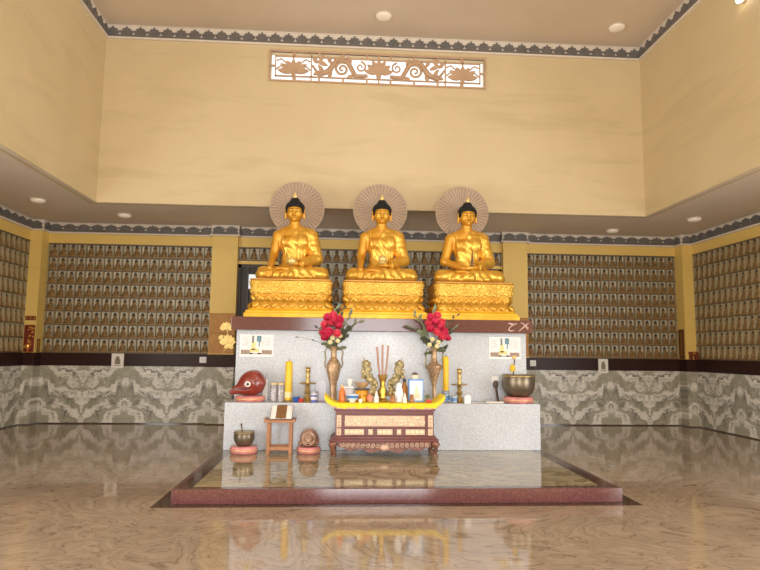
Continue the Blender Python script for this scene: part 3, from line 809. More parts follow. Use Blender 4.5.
def halo_mesh():
    m = MB(); n = 44; R0, R1 = .06, .44
    for i in range(n):
        a0, a1 = 2*PI*i/n, 2*PI*(i+1)/n; am = (a0+a1)/2
        p = lambda r, a, y: (r*math.cos(a), y, r*math.sin(a))
        m.mi = 0
        m.add([p(R0, a0, .0), p(R1, a0, 0), p(R1, am, -.02), p(R0, am, -.006), p(R1, a1, 0), p(R0, a1, 0)], [(0, 1, 2, 3), (3, 2, 4, 5)])
        m.add([p(R0, a0, .015), p(R1, a0, .015), p(R1, a1, .015), p(R0, a1, .015)], [(0, 3, 2, 1)])
        if i % 1 == 0:
            m.mi = 1; d = .0042
            c, s = math.cos(a0), math.sin(a0)
            m.add([(R0*c-d*s, -.003, R0*s+d*c), (R1*c-d*s, -.003, R1*s+d*c), (R1*c+d*s, -.003, R1*s-d*c), (R0*c+d*s, -.003, R0*s-d*c)], [(0, 1, 2, 3)])
    m.mi = 0
    m.tube([(.447*math.cos(2*PI*i/64), -.004, .447*math.sin(2*PI*i/64)) for i in range(64)], .013, 8, closed=True)
    m.lathe([(.075, -.004), (.07, .01), (.0, .012)], 24, Matrix.Rotation(PI/2, 4, 'X'))
    return m.mesh('halo', [M_halo, M_halod])
ME_HALO = halo_mesh()
T_MESH = statue_meshes('touch'); L_MESH = statue_meshes('lap')
M_lip = mat('painted_lip', (168, 62, 36), .45); M_eye = mat('painted_eye', (52, 34, 26), .4); M_knob = mat('pale_gilt', (224, 196, 120), .35, .4)
def statue(x, y, z, meshes, rz, label, held):
    t = thing('seated_statue', label, 'statue', (x, y, z), 0)
    b = link('body', meshes[0], t); link('robe', meshes[1], t); h = link('hair', meshes[2], t)
    k = MB(); k.lathe([(.026, 1.385), (.034, 1.405), (.03, 1.43), (.018, 1.45), (.01, 1.468), (.0, 1.474)], 14, Matrix.Translation((0, .015, 0))); k.obj('topknot_jewel', M_knob, t, smooth=50).matrix_local = MHEAD
    for s in (-1, 1):
        k = MB(); k.tube([(s*.028, -.138, 1.178), (s*.05, -.1405, 1.172), (s*.072, -.13, 1.178)], .0055, 6); k.obj('eye_line', M_eye, t).matrix_local = MHEAD
        k = MB(); k.tube([(s*.02, -.146, 1.207), (s*.05, -.139, 1.216), (s*.085, -.114, 1.206)], .0048, 6); k.obj('eyebrow', M_eye, t).matrix_local = MHEAD
    k = MB(); k.ell((0, -.134, 1.083), (.03, .009, .0065), 12, 6).ell((0, -.135, 1.07), (.024, .009, .0075), 12, 6); k.obj('lips', M_lip, t, smooth=60).matrix_local = MHEAD
    hl = link('halo', ME_HALO, t, (0, .4, 1.31)); hl['label'] = 'round grey-brown halo of radiating ribs'
    k = MB(); k.tube([(0, .425, -PEDH), (0, .425, 1.3)], .02, 8); k.obj('halo_post', M_halod, t, smooth=60)
    if held == 'bowl':
        k = MB(); k.lathe([(.0, .285), (.045, .288), (.075, .315), (.082, .345), (.07, .372), (.06, .374), (.0, .36)], 20, Matrix.Translation((-.01, -.29, -.03))); k.lathe([(.03, .36), (.034, .385), (.012, .405), (0, .415)], 14, Matrix.Translation((-.01, -.29, -.03)))
        k.obj('alms_bowl', M_knob, t, smooth=50)
    elif held == 'jewel':
        k = MB(); k.lathe([(.0, .285), (.05, .288), (.07, .31), (.066, .325), (0, .325)], 20, Matrix.Translation((0, -.295, 0))); k.ell((0, -.295, .375), (.068, .062, .062), 18, 10); k.obj('alms_bowl', M_knob, t, smooth=50)
    else:
        k = MB(); k.lathe([(.045, .285), (.045, .3), (.022, .305), (.026, .35), (.018, .355), (.022, .4), (.015, .405), (.018, .45), (.012, .455), (.012, .5), (.0, .56)], 12, Matrix.Translation((.02, -.3, 0)))
        k.obj('small_pagoda', mat('pagoda_dark', (92, 66, 40), .4, .4), t, smooth=30)
    return t
YS = 9.72; ZP = ZS+PEDH+.001
statue(SX[0], YS, ZP, T_MESH, 0, 'leftmost large golden seated statue, one hand on knee, holding a lidded bowl', 'bowl')
statue(SX[1], YS, ZP, T_MESH, 0, 'middle large golden seated statue, one hand on knee, holding a round jewel', 'jewel')
statue(SX[2], YS, ZP, L_MESH, 0, 'rightmost large golden seated statue, both hands in lap holding a tiny pagoda', 'pagoda')

# ------------------------------------------------------------------ carved offering table
M_wood = mat('red_brown_wood', (100, 46, 42), .42, var=.18, vs=9)
M_woodl = mat('pinkish_wood_edge', (196, 150, 128), .35, var=.15, vs=12)
M_pearl = mat('pale_carving', (232, 218, 184), .4, var=.1, vs=20)
M_cream = mat('cream_panel', (214, 186, 150), .4, var=.12)
M_carve = mat('carved_scrollwork', (112, 70, 58), .38, var=.45, vs=26, bump=1.0, bs=45)
def curl(x, z0): 
    t = max(0, abs(x)-.6)/.18; return z0+.105*min(1.2, t)**1.9
TX, TY0, TY1 = -.04, 8.02, 8.5
def table():
    t = thing('offering_table', 'carved red-brown wooden offering table with upturned ends before the altar', 'table', (TX, 0, ZD))
    N = 60; Mz = Matrix.Translation((0, 0, -ZD))
    m = MB(); top = [(-.78+1.56*i/N) for i in range(N+1)]
    poly = [(x, curl(x, .822)) for x in top]+[(x*.985, curl(x, .752) if abs(x) < .6 else curl(x, .752)+.0) for x in reversed(top)]
    # strip by strip so the curled ends stay clean
    vs = []; fs = []
    for x in top:
        zt, zb = curl(x, .822), curl(x, .752)
        vs += [(x, TY0, zb), (x, TY0, zt), (x, TY1, zt), (x, TY1, zb)]
    for i in range(N):
        for k in range(4): fs.append((i*4+k, i*4+(k+1) % 4, (i+1)*4+(k+1) % 4, (i+1)*4+k))
    fs += [(0, 1, 2, 3), (N*4+3, N*4+2, N*4+1, N*4)]
    m.add(vs, fs, Mz); m.obj('tabletop', M_woodl, t, smooth=40)
    m = MB(); m.box(-.64, .64, TY0+.03, TY1-.02, .4, .7515, .004, Mz); m.obj('body', M_wood, t)
    m = MB(); m.box(-.66, .66, TY0+.01, TY1-.01, .728, .75, .005, Mz).box(-.62, .62, TY0+.012, TY0+.04, .503, .522, .003, Mz).box(-.62, .62, TY0+.012, TY0+.04, .676, .69, .003, Mz)
    m.box(-.62, .62, TY0+.012, TY0+.04, .405, .417, .003, Mz); m.obj('moulding', M_wood, t)
    for s in (-1, 1):
        m = MB(); m.box(s*.595-.03, s*.595+.03, TY0+.014, TY0+.04, .418, .675, .004, Mz); st = m.obj('side_stile', M_cream, t); st['label'] = 'cream inlaid side strip'
        m = MB()
        for q in range(5): m.ell((s*.595, TY0+.012, .45+q*.045), (.014, .004, .016), 10, 6, Mz)
        m.obj('inlaid_bead', M_woodl, st, smooth=60)
    # large carved panel: pale scrolls on cream
    m = MB(); m.box(-.52, .52, TY0+.018, TY0+.04, 0.53, .668, .004, Mz); pn = m.obj('upper_panel', mat('panel_ground', (206, 172, 142), .4, var=.1), t)
    m = MB()
    rnd = random.Random(3)
    for i in range(15):
        x = -.48+i*.0686; r = .034+.01*rnd.random(); a0 = rnd.random()*6; sg = 1 if i % 2 else -1
        m.tube([(x+r*(1-k/16*.8)*math.cos(a0+sg*k*.55), TY0+.016, .599+(.018*sg)+r*(1-k/16*.8)*math.sin(a0+sg*k*.55)) for k in range(17)], .008, 6, Mz)
        for _ in range(2): m.ell((x+rnd.uniform(-.03, .03), TY0+.016, .599+rnd.uniform(-.05, .05)), (.018, .007, .011), 8, 5, Mz)
    m.obj('scroll_carving', M_pearl, pn, smooth=60)
    for (x0, x1) in ((-.52, -.27), (-.215, -.155), (-.1, .1), (.155, .215), (.27, .52)):
        m = MB(); m.box(x0, x1, TY0+.016, TY0+.04, .425, .495, .004, Mz); pp = m.obj('lower_panel', M_cream, t)
        m = MB()
        for q in range(max(1, int((x1-x0)/.06))):
            m.ell((x0+.03+q*.06, TY0+.014, .46), (.022, .006, .02), 10, 5, Mz); 
        m.obj('relief', M_pearl, pp, smooth=60)
    m = MB(); m.box(-.7, .7, TY0-.01, TY1, .335, .37, .008, Mz).box(-.67, .67, TY0+.005, TY1-.01, .37, .402, .004, Mz); m.obj('waist_moulding', M_wood, t, smooth=40)
    # scalloped apron with carved relief
    m = MB(); pts = []
    n = 64
    for i in range(n+1):
        x = -.6+1.2*i/n; u = abs(x)/.6
        z = .205+.05*u**1.5+.018*math.sin(u*PI*4.5+.6)
        pts.append((x, z))
    vs = []; fs = []
    for x, z in pts: vs += [(x, TY0+.005, z), (x, TY0+.005, .336), (x, TY0+.035, .336), (x, TY0+.035, z)]
    for i in range(n):
        for k in range(4): fs.append((i*4+k, i*4+(k+1) % 4, (i+1)*4+(k+1) % 4, (i+1)*4+k))
    m.add(vs, fs, Mz); ap = m.obj('apron', M_carve, t)
    m = MB()
    for i in range(18):
        x = -.55+i*1.1/17; u = abs(x)/.6; zc = .283+.015*u; r = .03; sg = 1 if x > 0 else -1
        m.tube([(x+r*(1-k/14*.8)*math.cos(1+sg*k*.55), TY0+.002, zc+r*(1-k/14*.8)*math.sin(1+sg*k*.55)) for k in range(15)], .008, 6, Mz)
    m.ell((0, TY0+.0, .262), (.06, .012, .035), 12, 6, Mz)
    m.obj('apron_scroll', mat('worn_gilt_carving', (196, 160, 136), .4, var=.3, vs=20), ap, smooth=60)
    for sx in (-1, 1):
        for yy in (TY0+.05, TY1-.06):
            m = MB(); x = sx*.645
            m.tube([(x-sx*.01, yy, .335), (x+sx*.035, yy-.0, .285), (x+sx*.02, yy, .22), (x-sx*.0, yy, .18), (x+sx*.02, yy, .165), (x+sx*.02, yy, .144)], [.05, .052, .036, .026, .036, .034], 12, Mz)
            m.obj('leg', mat('leg_wood', (120, 74, 54), .35, var=.3, vs=14), t, smooth=60)
table()
# yellow cloth along the table top
M_cloth = mat('yellow_cloth', (250, 208, 22), .7, var=.12, vs=40, bump=.5, bs=90)
m = MB(); N = 90; vs = []; fs = []
rnd = random.Random(5)
for i in range(N+1):
    x = -.785+1.57*i/N; z = curl(min(.783, max(-.783, x)), .822)+.004; hang = .06+.008*math.sin(i*.55)+.006*math.sin(i*1.3+1)
    rows = [(TY1-.03, z), (TY0+.1, z+.003), (TY0+.02, z+.003), (TY0-.004, z-.002), (TY0-.009-.003*math.sin(i*1.1), z-hang*.5), (TY0-.008, z-hang), (TY0-.003, z-hang+.002), (TY0-.003, z-.004)]
    vs += [(x+TX, y, zz) for y, zz in rows]
for i in range(N):
    for k in range(7): fs.append((i*8+k, i*8+k+1, (i+1)*8+k+1, (i+1)*8+k))
m.add(vs, fs); o = m.obj('table_cloth', M_cloth, smooth=70); tag(o, 'bright yellow cloth runner covering the upturned top of the offering table', 'cloth')

ZT = .8305; ZA = .781; TYM = 8.25
# ------------------------------------------------------------------ things on the altar ledge, the table and the platform
def cushion(x, y, z, r, h, label):
    M = mat('pink_satin', (206, 126, 122), .35, var=.3, vs=9, coat=.2)
    m = MB(); prof = [(0, 0), (r*.8, 0)]+[(r*(.86+.14*math.cos(a)), h*(.5+.5*math.sin(a))) for a in [(-PI/2+PI*i/10) for i in range(1, 11)]]+[(r*.6, h*.98), (0, h*.96)]
    m.lathe(prof, 32, wob=lambda a, zz: 1+.02*math.sin(a*12))
    t = thing('cushion', label, 'cushion', (x, y, z))
    m.obj('pad', M, t, smooth=60)
    m = MB(); m.tube([(r*.995*math.cos(2*PI*i/40), r*.995*math.sin(2*PI*i/40), h*.5) for i in range(40)], .008, 6, closed=True); m.obj('piping', mat('gold_trim', (214, 170, 110), .4, .3), t, smooth=60)
    return t
def wooden_fish(x, y, z, s, label, rgb, beak, mi):
    t = thing('wooden_fish', label, 'wooden fish drum', (x, y, z))
    g = Grid((-.42, -.24, -.02), (.26, .24, .4), .011)
    F = union(.08, g.ell((0.02, 0, .165), (.185, .165, .165)), g.ell((.04, 0, .21), (.13, .13, .13)))
    if beak:
        F = smin(F, g.cap((-.08, -.02, .11), (-.235, -.05, .06), .1, .045), .06)
        F = smin(F, g.ell((-.258, -.05, .048), (.028, .042, .03)), .02)
        slit = np.maximum(np.abs(g.Z-.08-.06*(g.X+.3))-.006, np.maximum(g.X-.02, g.Y-.2)); F = smax(F, -slit, .008)
        F = smin(F, g.cap((.06, -.1, .3), (.17, -.1, .16), .02, .02), .03)
        F = F-.004*np.sin(40*g.X+30*g.Z)*(g.X > .02)
    else:
        F = smin(F, g.ell((.02, 0, .06), (.215, .17, .065)), .04)
        d = np.sqrt((g.X-.02)**2+(g.Z-.17)**2)
        F = smax(F, -np.maximum(np.abs(g.Z-.05)-.008, g.Y+.02), .006)
        F = F+.007*np.sin(80*d)*(g.Y < 0)
        F = smin(F, g.cap((.17, 0, .2), (.2, 0, .12), .03, .03), .02)
    F = smax(F, .002-g.Z, .004)
    me = sdf_mesh('drum_body', F, g, mat(mi, rgb, .3, var=.25, vs=10, coat=.3))
    link('drum_body', me, t)
    if beak:
        R = Matrix.Translation((-.015, -.168, .165)) @ Matrix.Rotation(-.1, 4, 'Z') @ Matrix.Rotation(PI/2, 4, 'X')
        e = MB(); e.mi = 0; e.lathe([(.0, .0), (.04, .0), (.038, .012), (.0, .016)], 20, R); e.mi = 1; e.lathe([(.022, .012), (.02, .022), (0, .025)], 16, R)
        e.obj('eye', [mat('eye_white', (236, 226, 214), .4), mat('eye_black', (18, 16, 18), .25)], t, smooth=50)
        e = MB(); e.ell((-.272, -.052, .05), (.018, .03, .012), 10, 6); e.obj('beak_tip', mat('beak_dark', (40, 22, 20), .3), t, smooth=60)
    t.scale = (s,)*3
    return t
cushion(-1.88, 8.76, ZA, .205, .082, 'round pink cushion under the large red wooden fish drum')
wooden_fish(-1.88, 8.76, ZA+.083, 1.0, 'large glossy red wooden fish drum with a white ringed eye on the altar ledge', (128, 44, 34), True, 'red_lacquer')
o = MB().box(-.035, .035, -.003, .003, 0, .1, 0).obj('paper_slip', mat('paper_white', (244, 240, 232), .7, var=.03), loc=(-1.70, 8.97, ZA), rot=(-.15, 0, .2)); tag(o, 'small white paper slip standing behind the red wooden fish drum', 'paper')
o.scale = (1, 1, 3.0)
def jar(x, y, z, r, h, label, body_rgb, lid_rgb, name='glass_jar', inner=None, cat='jar'):
    t = thing(name, label, cat, (x, y, z))
    gl = mat('pale_glass_%d_%d_%d' % body_rgb, body_rgb, .08, var=.03, trans=.75)
    m = MB(); m.lathe([(r*.96, 0), (r, .01), (r, h*.9), (r*.92, h*.93), (r*.9, h*.9), (r*.9, .012), (0, .012)], 20); m.obj('glass', gl, t, smooth=40)
    if inner:
        m = MB(); m.lathe([(r*.72, .013), (r*.72, h*.7), (r*.1, h*.74), (.0, h*.74)], 14); m.obj('candle', mat('wax_%d_%d_%d' % inner, inner, .6), t, smooth=40)
    m = MB(); m.lathe([(r*1.03, h*.92), (r*1.05, h*.93), (r*1.05, h), (r*.95, h*1.02), (0, h*1.025)], 20); m.obj('lid', mat('lid_%d_%d_%d' % lid_rgb, lid_rgb, .4, .2), t, smooth=40)
    return t
jar(-1.557, 8.76, ZA, .046, .255, 'left of the two tall lidded glass jars beside the yellow candle', (238, 234, 238), (226, 200, 140), inner=(240, 236, 228))
jar(-1.46, 8.77, ZA, .046, .255, 'right of the two tall lidded glass jars beside the yellow candle', (238, 234, 238), (226, 200, 140), inner=(240, 236, 228))
M_ycan = mat('yellow_wax', (240, 190, 24), .4, var=.1)
def candle(x, y, z, r, h, label, base_h, base):
    t = thing('pillar_candle', label, 'candle', (x, y, z))
    m = MB(); m.lathe([(r*.95, base_h), (r, base_h+.01), (r, h-.03), (r*.8, h-.012), (r*.2, h), (0, h)], 20, wob=lambda a, zz: 1+.015*math.sin(3*a)); m.obj('wax_body', M_ycan, t, smooth=40)
    m = MB(); m.tube([(0, 0, h-.003), (.004, 0, h+.025)], .004, 6); m.obj('wick', M_black, t)
    if base == 'brass':
        m = MB(); m.lathe([(r*1.9, 0), (r*2.0, .008), (r*1.7, .014), (r*.9, .02), (r*.9, base_h), (0, base_h)], 24); m.obj('saucer', M_brassd, t, smooth=40)
        m = MB(); m.lathe([(r*1.02, base_h+.03), (r*1.03, base_h+.035), (r*1.03, base_h+.1), (r*1.02, base_h+.105)], 20); b = m.obj('paper_band', mat('cream_paper', (240, 224, 168), .6), t, smooth=40)
    else:
        m = MB(); m.lathe([(r*1.3, 0), (r*1.4, .01), (r*1.4, base_h*.95), (r*1.25, base_h), (r*1.05, base_h), (r*1.1, .02), (0, .02)], 20); m.obj('glass_cup', mat('clear_glass', (214, 226, 236), .06, var=.02, trans=.8), t, smooth=40)
        m = MB(); m.lathe([(r*1.42, base_h*.2), (r*1.44, base_h*.25), (r*1.44, base_h*.5), (r*1.42, base_h*.55)], 20); m.obj('blue_band', mat('blue_print', (88, 140, 196), .4, var=.3, vs=40), t, smooth=40)
    return t
candle(-1.352, 8.76, ZA, .05, .57, 'thick yellow pillar candle on a brass saucer beside the glass jars', .03, 'brass')
candle(.884, 8.76, ZA, .042, .66, 'tall yellow candle in a blue-banded glass cup right of the flowers', .17, 'glass')
def candlestick(x, y, z, h, label):
    t = thing('candlestick', label, 'candlestick', (x, y, z)); k = h/.48
    m = MB(); m.lathe([(.075, 0), (.08, .012), (.07, .022), (.045, .035), (.055, .055), (.05, .07), (.028, .085), (.025, .1), (.04, .12), (.045, .14), (.03, .16), (.022, .18), (.034, .2), (.036, .22), (.02, .24), (0, .24)], 24, Matrix.Scale(k, 4)); m.obj('stem', M_brass, t, smooth=40)
    m = MB(); m.lathe([(.02, .24), (.11, .248), (.122, .262), (.118, .266), (.03, .258), (0, .258)], 28, Matrix.Scale(k, 4)); m.obj('drip_pan', M_brass, t, smooth=40)
    m = MB(); m.lathe([(.03, .258), (.034, .28), (.026, .3), (.024, .33), (.032, .35), (.026, .37), (.026, .4), (.036, .43), (.03, .44), (.033, .47), (.042, .48), (.03, .48), (.028, .45), (0, .45)], 20, Matrix.Scale(k, 4)); m.obj('socket', M_brass, t, smooth=40)
candlestick(-1.085, 8.76, ZA, .48, 'brass candlestick between the yellow pillar candle and the left flower vase')
candlestick(1.08, 8.76, ZA, .48, 'brass candlestick between the tall yellow candle and the large bronze bowl')
def small(name, label, cat, x, y, z, prof, rgb, rough=.4, seg=16, parts=(), sx=1, sy=1, metal=0, trans=0, pname='body', rz=0):
    t = thing(name, label, cat, (x, y, z), rz)
    m = MB(); m.lathe(prof, seg, sx=sx, sy=sy); m.obj(pname, mat('%s_%d_%d_%d' % ((name,)+rgb), rgb, rough, metal, trans=trans), t, smooth=40)
    for (n, pr, c, *rest) in parts:
        m = MB(); m.lathe(pr, seg, sx=sx, sy=sy); m.obj(n, mat('%s_%s_%d_%d_%d' % ((name, n)+c), c, .4), t, smooth=40)
    return t
small('candle_cup', 'small blue glass candle cup beside the yellow pillar candle', 'cup', -1.235, 8.72, ZA, [(.03, 0), (.045, .02), (.05, .07), (.042, .07), (.035, .03), (0, .03)], (40, 84, 170), .15, parts=(('wax', [(.036, .031), (.038, .05), (0, .05)], (220, 224, 236)),))
small('candle_cup', 'small red glass candle cup beside the blue one', 'cup', -1.165, 8.66, ZA, [(.025, 0), (.036, .015), (.04, .05), (.034, .05), (.028, .022), (0, .022)], (196, 60, 50), .15, parts=(('wax', [(.029, .023), (.03, .036), (0, .036)], (236, 200, 190)),))
small('lidded_cup', 'small blue and white porcelain cup beside the brass candlestick', 'cup', -.985, 8.645, ZA, [(.035, 0), (.045, .015), (.048, .1), (.043, .105), (0, .105)], (104, 122, 190), .25, parts=(('lid', [(.05, .106), (.045, .125), (.012, .135), (.014, .15), (0, .153)], (222, 222, 236)), ('white_band', [(.0475, .04), (.0492, .045), (.0492, .075), (.0475, .08)], (230, 230, 240))))
t = thing('acrylic_plaque', 'clear arched acrylic plaque standing behind the left end of the offering table', 'plaque', (-.9, 8.88, ZA))
m = MB(); m.prism([(-.07, .02), (.07, .02)]+[(.07*math.cos(a), .22+.09*math.sin(a)) for a in [PI*i/16 for i in range(17)]], -.012, .012); m.obj('panel', mat('acrylic', (206, 200, 206), .1, var=.02, trans=.6), t)
m = MB(); m.box(-.08, .08, -.03, .03, 0, .02, .003); m.obj('foot', mat('acrylic_foot', (150, 120, 150), .2), t)

# vases with flowers
def vase(x, y, z, label, tall):
    t = thing('flower_vase', label, 'vase', (x, y, z))
    if tall: prof = [(.075, 0), (.08, .015), (.05, .03), (.042, .06), (.052, .1), (.045, .2), (.05, .26), (.075, .34), (.098, .44), (.1, .52), (.07, .58), (.042, .62), (.038, .7), (.05, .755), (.065, .785), (.055, .785), (.035, .72), (0, .7)]
    else: prof = [(.07, 0), (.075, .015), (.035, .03), (.026, .06), (.03, .16), (.026, .22), (.04, .28), (.075, .4), (.108, .5), (.112, .52), (.07, .555), (.045, .6), (.04, .7), (.05, .755), (.068, .785), (.058, .785), (.035, .72), (0, .7)]
    m = MB(); m.lathe(prof, 28, wob=lambda a, zz: 1+.02*math.cos(8*a)); m.obj('body', mat('engraved_brass', (178, 146, 112), .35, .5, .5, 34, .5, 50), t, smooth=50)
    for s in (-1, 1):
        m = MB(); m.tube([(s*.04, 0, .73), (s*.1, 0, .76), (s*.13, 0, .7), (s*.115, 0, .6), (s*.13, 0, .53), (s*.105, 0, .47)], [.008, .011, .012, .011, .01, .008], 8); m.obj('handle', mat('handle_brass', (136, 128, 98), .4, .6, .3, 20), t, smooth=60)
VZ = ZA
vase(-.725, 8.77, VZ, 'tall engraved brass vase with handles at the left end of the offering table', True)
vase(.715, 8.77, VZ, 'tall engraved brass vase with handles at the right end of the offering table', False)
M_pet = [mat('magenta_petal', (214, 44, 84), .55, var=.3, vs=30), mat('coral_petal', (228, 70, 92), .55, var=.3, vs=30)]
M_leafg = mat('dull_green_leaf', (112, 122, 92), .6, var=.35, vs=14); M_leafd = mat('dark_green_leaf', (68, 76, 58), .6, var=.3, vs=14)
M_stem = mat('green_stem', (84, 96, 58), .6); M_twig = mat('brown_twig', (112, 92, 62), .7); M_ivory = mat('ivory_petal', (232, 222, 170), .6, var=.15, vs=25)
def bloom_mesh(name, mt, R=.062, rings=((8, 1.15, 1), (7, .75, .8), (5, .35, .55))):
    m = MB(); rn = random.Random(11)
    for n, tilt, sc in rings:
        for i in range(n):
            a = 2*PI*i/n+tilt*2+rn.uniform(-.1, .1)
            vs = []; fs = []
            for r in range(5):
                u = r/4; w = .62*math.sin(PI*min(.93, .12+u*.8))
                for k in range(5):
                    q = (k-2)/2
                    vs.append((q*w*R*sc, u*R*sc*math.sin(tilt)*1.05+0.1*R*u*u, (u*math.cos(tilt)+.28*q*q*u+.35*u*u*math.sin(tilt))*R*sc))
            for r in range(4):
                for k in range(4): fs.append((r*5+k, r*5+k+1, (r+1)*5+k+1, (r+1)*5+k))
            m.add(vs, fs, Matrix.Rotation(a, 4, 'Z'))
    m.ell((0, 0, .02), (.018, .018, .02), 8, 5)
    return m.mesh(name, mt, 60)
ME_BL = [bloom_mesh('bloom', M_pet[0]), bloom_mesh('bloom', M_pet[1], .058)]
ME_IV = bloom_mesh('ivory_bloom', M_ivory, .036, ((6, 1.0, 1), (4, .4, .7)))
def stem_to(p0, p1, r, name, mt, parent, bend=.3):
    a, b = Vector(p0), Vector(p1); c = Vector((a.x+(b.x-a.x)*.15, a.y+(b.y-a.y)*.15, a.z+(b.z-a.z)*.6))
    pts = [((1-u)**2*a+2*u*(1-u)*c+u*u*b) for u in [i/8 for i in range(9)]]
    m = MB(); m.tube(pts, [r*(1-.4*i/8) for i in range(9)], 6); m.obj(name, mt, parent, smooth=60); return pts
def flower(base, head, tilt, me, label, grp, sc=1.0):
    t = thing('cut_flower', label, 'flower', base, 0, grp)
    h = Vector(head)-Vector(base)
    stem_to((0, 0, 0), h, .0045, 'stem', M_stem, t)
    o = link('blossom', me, t, h, tilt); o.scale = (sc,)*3
def leaf_blade(m, p, d, L, w):
    d = Vector(d).normalized(); s = d.cross(Vector((0, 1, .2))).normalized(); n = s.cross(d)
    vs = []; fs = []
    for i in range(6):
        u = i/5; c = Vector(p)+d*L*u-n*.15*L*u*u; ww = w*math.sin(PI*min(.97, .08+u*.92))
        vs += [c-s*ww+n*ww*.3, c, c+s*ww+n*ww*.3]
    for i in range(5): b = i*3; fs += [(b, b+1, b+4, b+3), (b+1, b+2, b+5, b+4)]
    m.add(vs, fs)
def sprig(base, tip, n, L, w, mt, label, grp, seed, smt=None):
    t = thing('foliage_sprig', label, 'foliage', base, 0, grp); rn = random.Random(seed)
    pts = stem_to((0, 0, 0), Vector(tip)-Vector(base), .004, 'stem', smt or M_twig, t)
    m = MB()
    for i in range(n):
        u = .35+.65*i/max(1, n-1); k = min(7, int(u*8)); p = pts[k].lerp(pts[k+1], u*8-k)
        d = (pts[k+1]-pts[k]).normalized()+Vector((rn.uniform(-1, 1), rn.uniform(-.5, .3), rn.uniform(-.3, .6)))
        leaf_blade(m, p, d, L*rn.uniform(.7, 1.2), w*rn.uniform(.8, 1.2))
    m.obj('leaf', mt, t, smooth=60)
def bouquet(vx, vy, vz, side, heads, ivory, sprigs):
    mouth = (vx, vy, vz+.73); word = 'left' if side < 0 else 'right'
    for i, (dx, dy, dz, k) in enumerate(heads):
        j = (dx*.16, dy*.16+.012)
        flower((mouth[0]+j[0], mouth[1]+j[1], mouth[2]), (vx+dx*.88, vy+dy, vz+.785+dz*.97), (1.15+.3*math.sin(i), 0, dx*2.5), ME_BL[k], 'magenta artificial flower in the cluster in the %s brass vase' % word, 'magenta flowers in the %s vase' % word, 1.0)
    for i, (dx, dz) in enumerate(ivory):
        flower((mouth[0]+.015*math.cos(i*2+1), mouth[1]+.015*math.sin(i*2+1), mouth[2]), (vx+dx, vy-.09, vz+.785+dz), (1.2, 0, dx*2), ME_IV, 'small ivory flower just above the rim of the %s brass vase' % word, 'ivory flowers in the %s vase' % word)
    for i, (dx, dy, dz, n, L, w, dk, lab) in enumerate(sprigs):
        sprig((mouth[0]+dx*.07, mouth[1]+.022+.004*(i%3), mouth[2]), (vx+dx, vy+dy, vz+.785+dz), n, L, w, M_leafd if dk else M_leafg, lab % word, None, i+(7 if side > 0 else 1))
bouquet(-.725, 8.77, VZ, -1,
    [(-.10, -.05, .40, 0), (-.02, -.06, .44, 1), (.07, -.06, .38, 0), (-.14, -.05, .30, 1), (-.04, -.11, .31, 1), (.06, -.10, .27, 0), (.0, -.09, .36, 0), (-.15, -.06, .2, 0), (-.07, -.11, .2, 0), (.04, -.11, .17, 1), (-.13, -.05, .1, 0)],
    [(-.02, .1), (.05, .06), (-.05, .04), (.08, .13)],
    [(.36, -.02, .36, 9, .09, .016, 0, 'long grey-green sprig reaching right from the %s brass vase'), (.24, .03, .46, 8, .09, .018, 0, 'upright grey-green sprig leaning right in the %s brass vase'),
     (-.2, -.06, .2, 9, .1, .03, 0, 'broad grey-green sprig behind the flowers on the left of the %s brass vase'), (.2, -.05, .22, 9, .1, .03, 1, 'broad dark sprig behind the flowers on the right of the %s brass vase'),
     (.02, .06, .54, 7, .09, .022, 0, 'grey-green sprig rising straight behind the flowers of the %s brass vase'), (.11, -.08, -.04, 9, .085, .028, 0, 'grey-green sprig spilling over the rim front of the %s brass vase'),
     (-.24, .0, .26, 6, .07, .014, 1, 'short dark sprig leaning left in the %s brass vase'), (.16, -.04, .12, 9, .09, .028, 1, 'drooping dark leafy sprig on the right of the %s brass vase'),
     (-.14, -.06, .03, 8, .08, .026, 0, 'low leafy sprig over the left of the rim of the %s brass vase'), (.1, .05, .52, 7, .08, .016, 1, 'tallest dark sprig in the %s brass vase'),
     (-.5, -.04, .12, 3, .05, .008, 1, 'long bare twig stretching far left from the %s brass vase')])
bouquet(.715, 8.77, VZ, 1,
    [(-.06, -.05, .42, 0), (.03, -.06, .46, 1), (.1, -.05, .36, 1), (-.09, -.06, .34, 1), (.0, -.11, .34, 0), (.07, -.1, .27, 0), (-.07, -.09, .25, 0), (.13, -.07, .22, 0), (.02, -.12, .22, 1), (.09, -.1, .15, 1), (.18, -.05, .12, 0)],
    [(-.04, .1), (.04, .06), (-.08, .02), (.02, .0)],
    [(.34, .03, .46, 7, .08, .016, 1, 'long dark sprig reaching up right from the %s brass vase'), (.3, -.02, .28, 7, .08, .014, 0, 'pale grass-like sprig slanting right from the %s brass vase'),
     (-.2, -.06, .2, 9, .1, .03, 0, 'broad grey-green sprig behind the flowers on the left of the %s brass vase'), (.2, -.05, .22, 9, .1, .03, 1, 'broad dark sprig behind the flowers on the right of the %s brass vase'),
     (.02, .06, .54, 7, .09, .022, 0, 'grey-green sprig rising straight behind the flowers of the %s brass vase'), (.11, -.08, -.04, 9, .085, .028, 0, 'grey-green sprig spilling over the rim front of the %s brass vase'),
     (-.36, -.02, .28, 9, .08, .02, 1, 'long dark sprig slanting left from the %s brass vase'), (-.28, .03, .46, 9, .09, .02, 0, 'upright grey-green sprig leaning left in the %s brass vase'),
     (-.16, -.05, .1, 9, .09, .028, 1, 'low dark leafy sprig left of the rim of the %s brass vase'), (-.13, -.07, -.1, 8, .08, .026, 0, 'drooping leafy sprig hanging down the left side of the %s brass vase'),
     (.16, -.05, -.02, 7, .08, .024, 1, 'drooping leafy sprig hanging down the right side of the %s brass vase')])

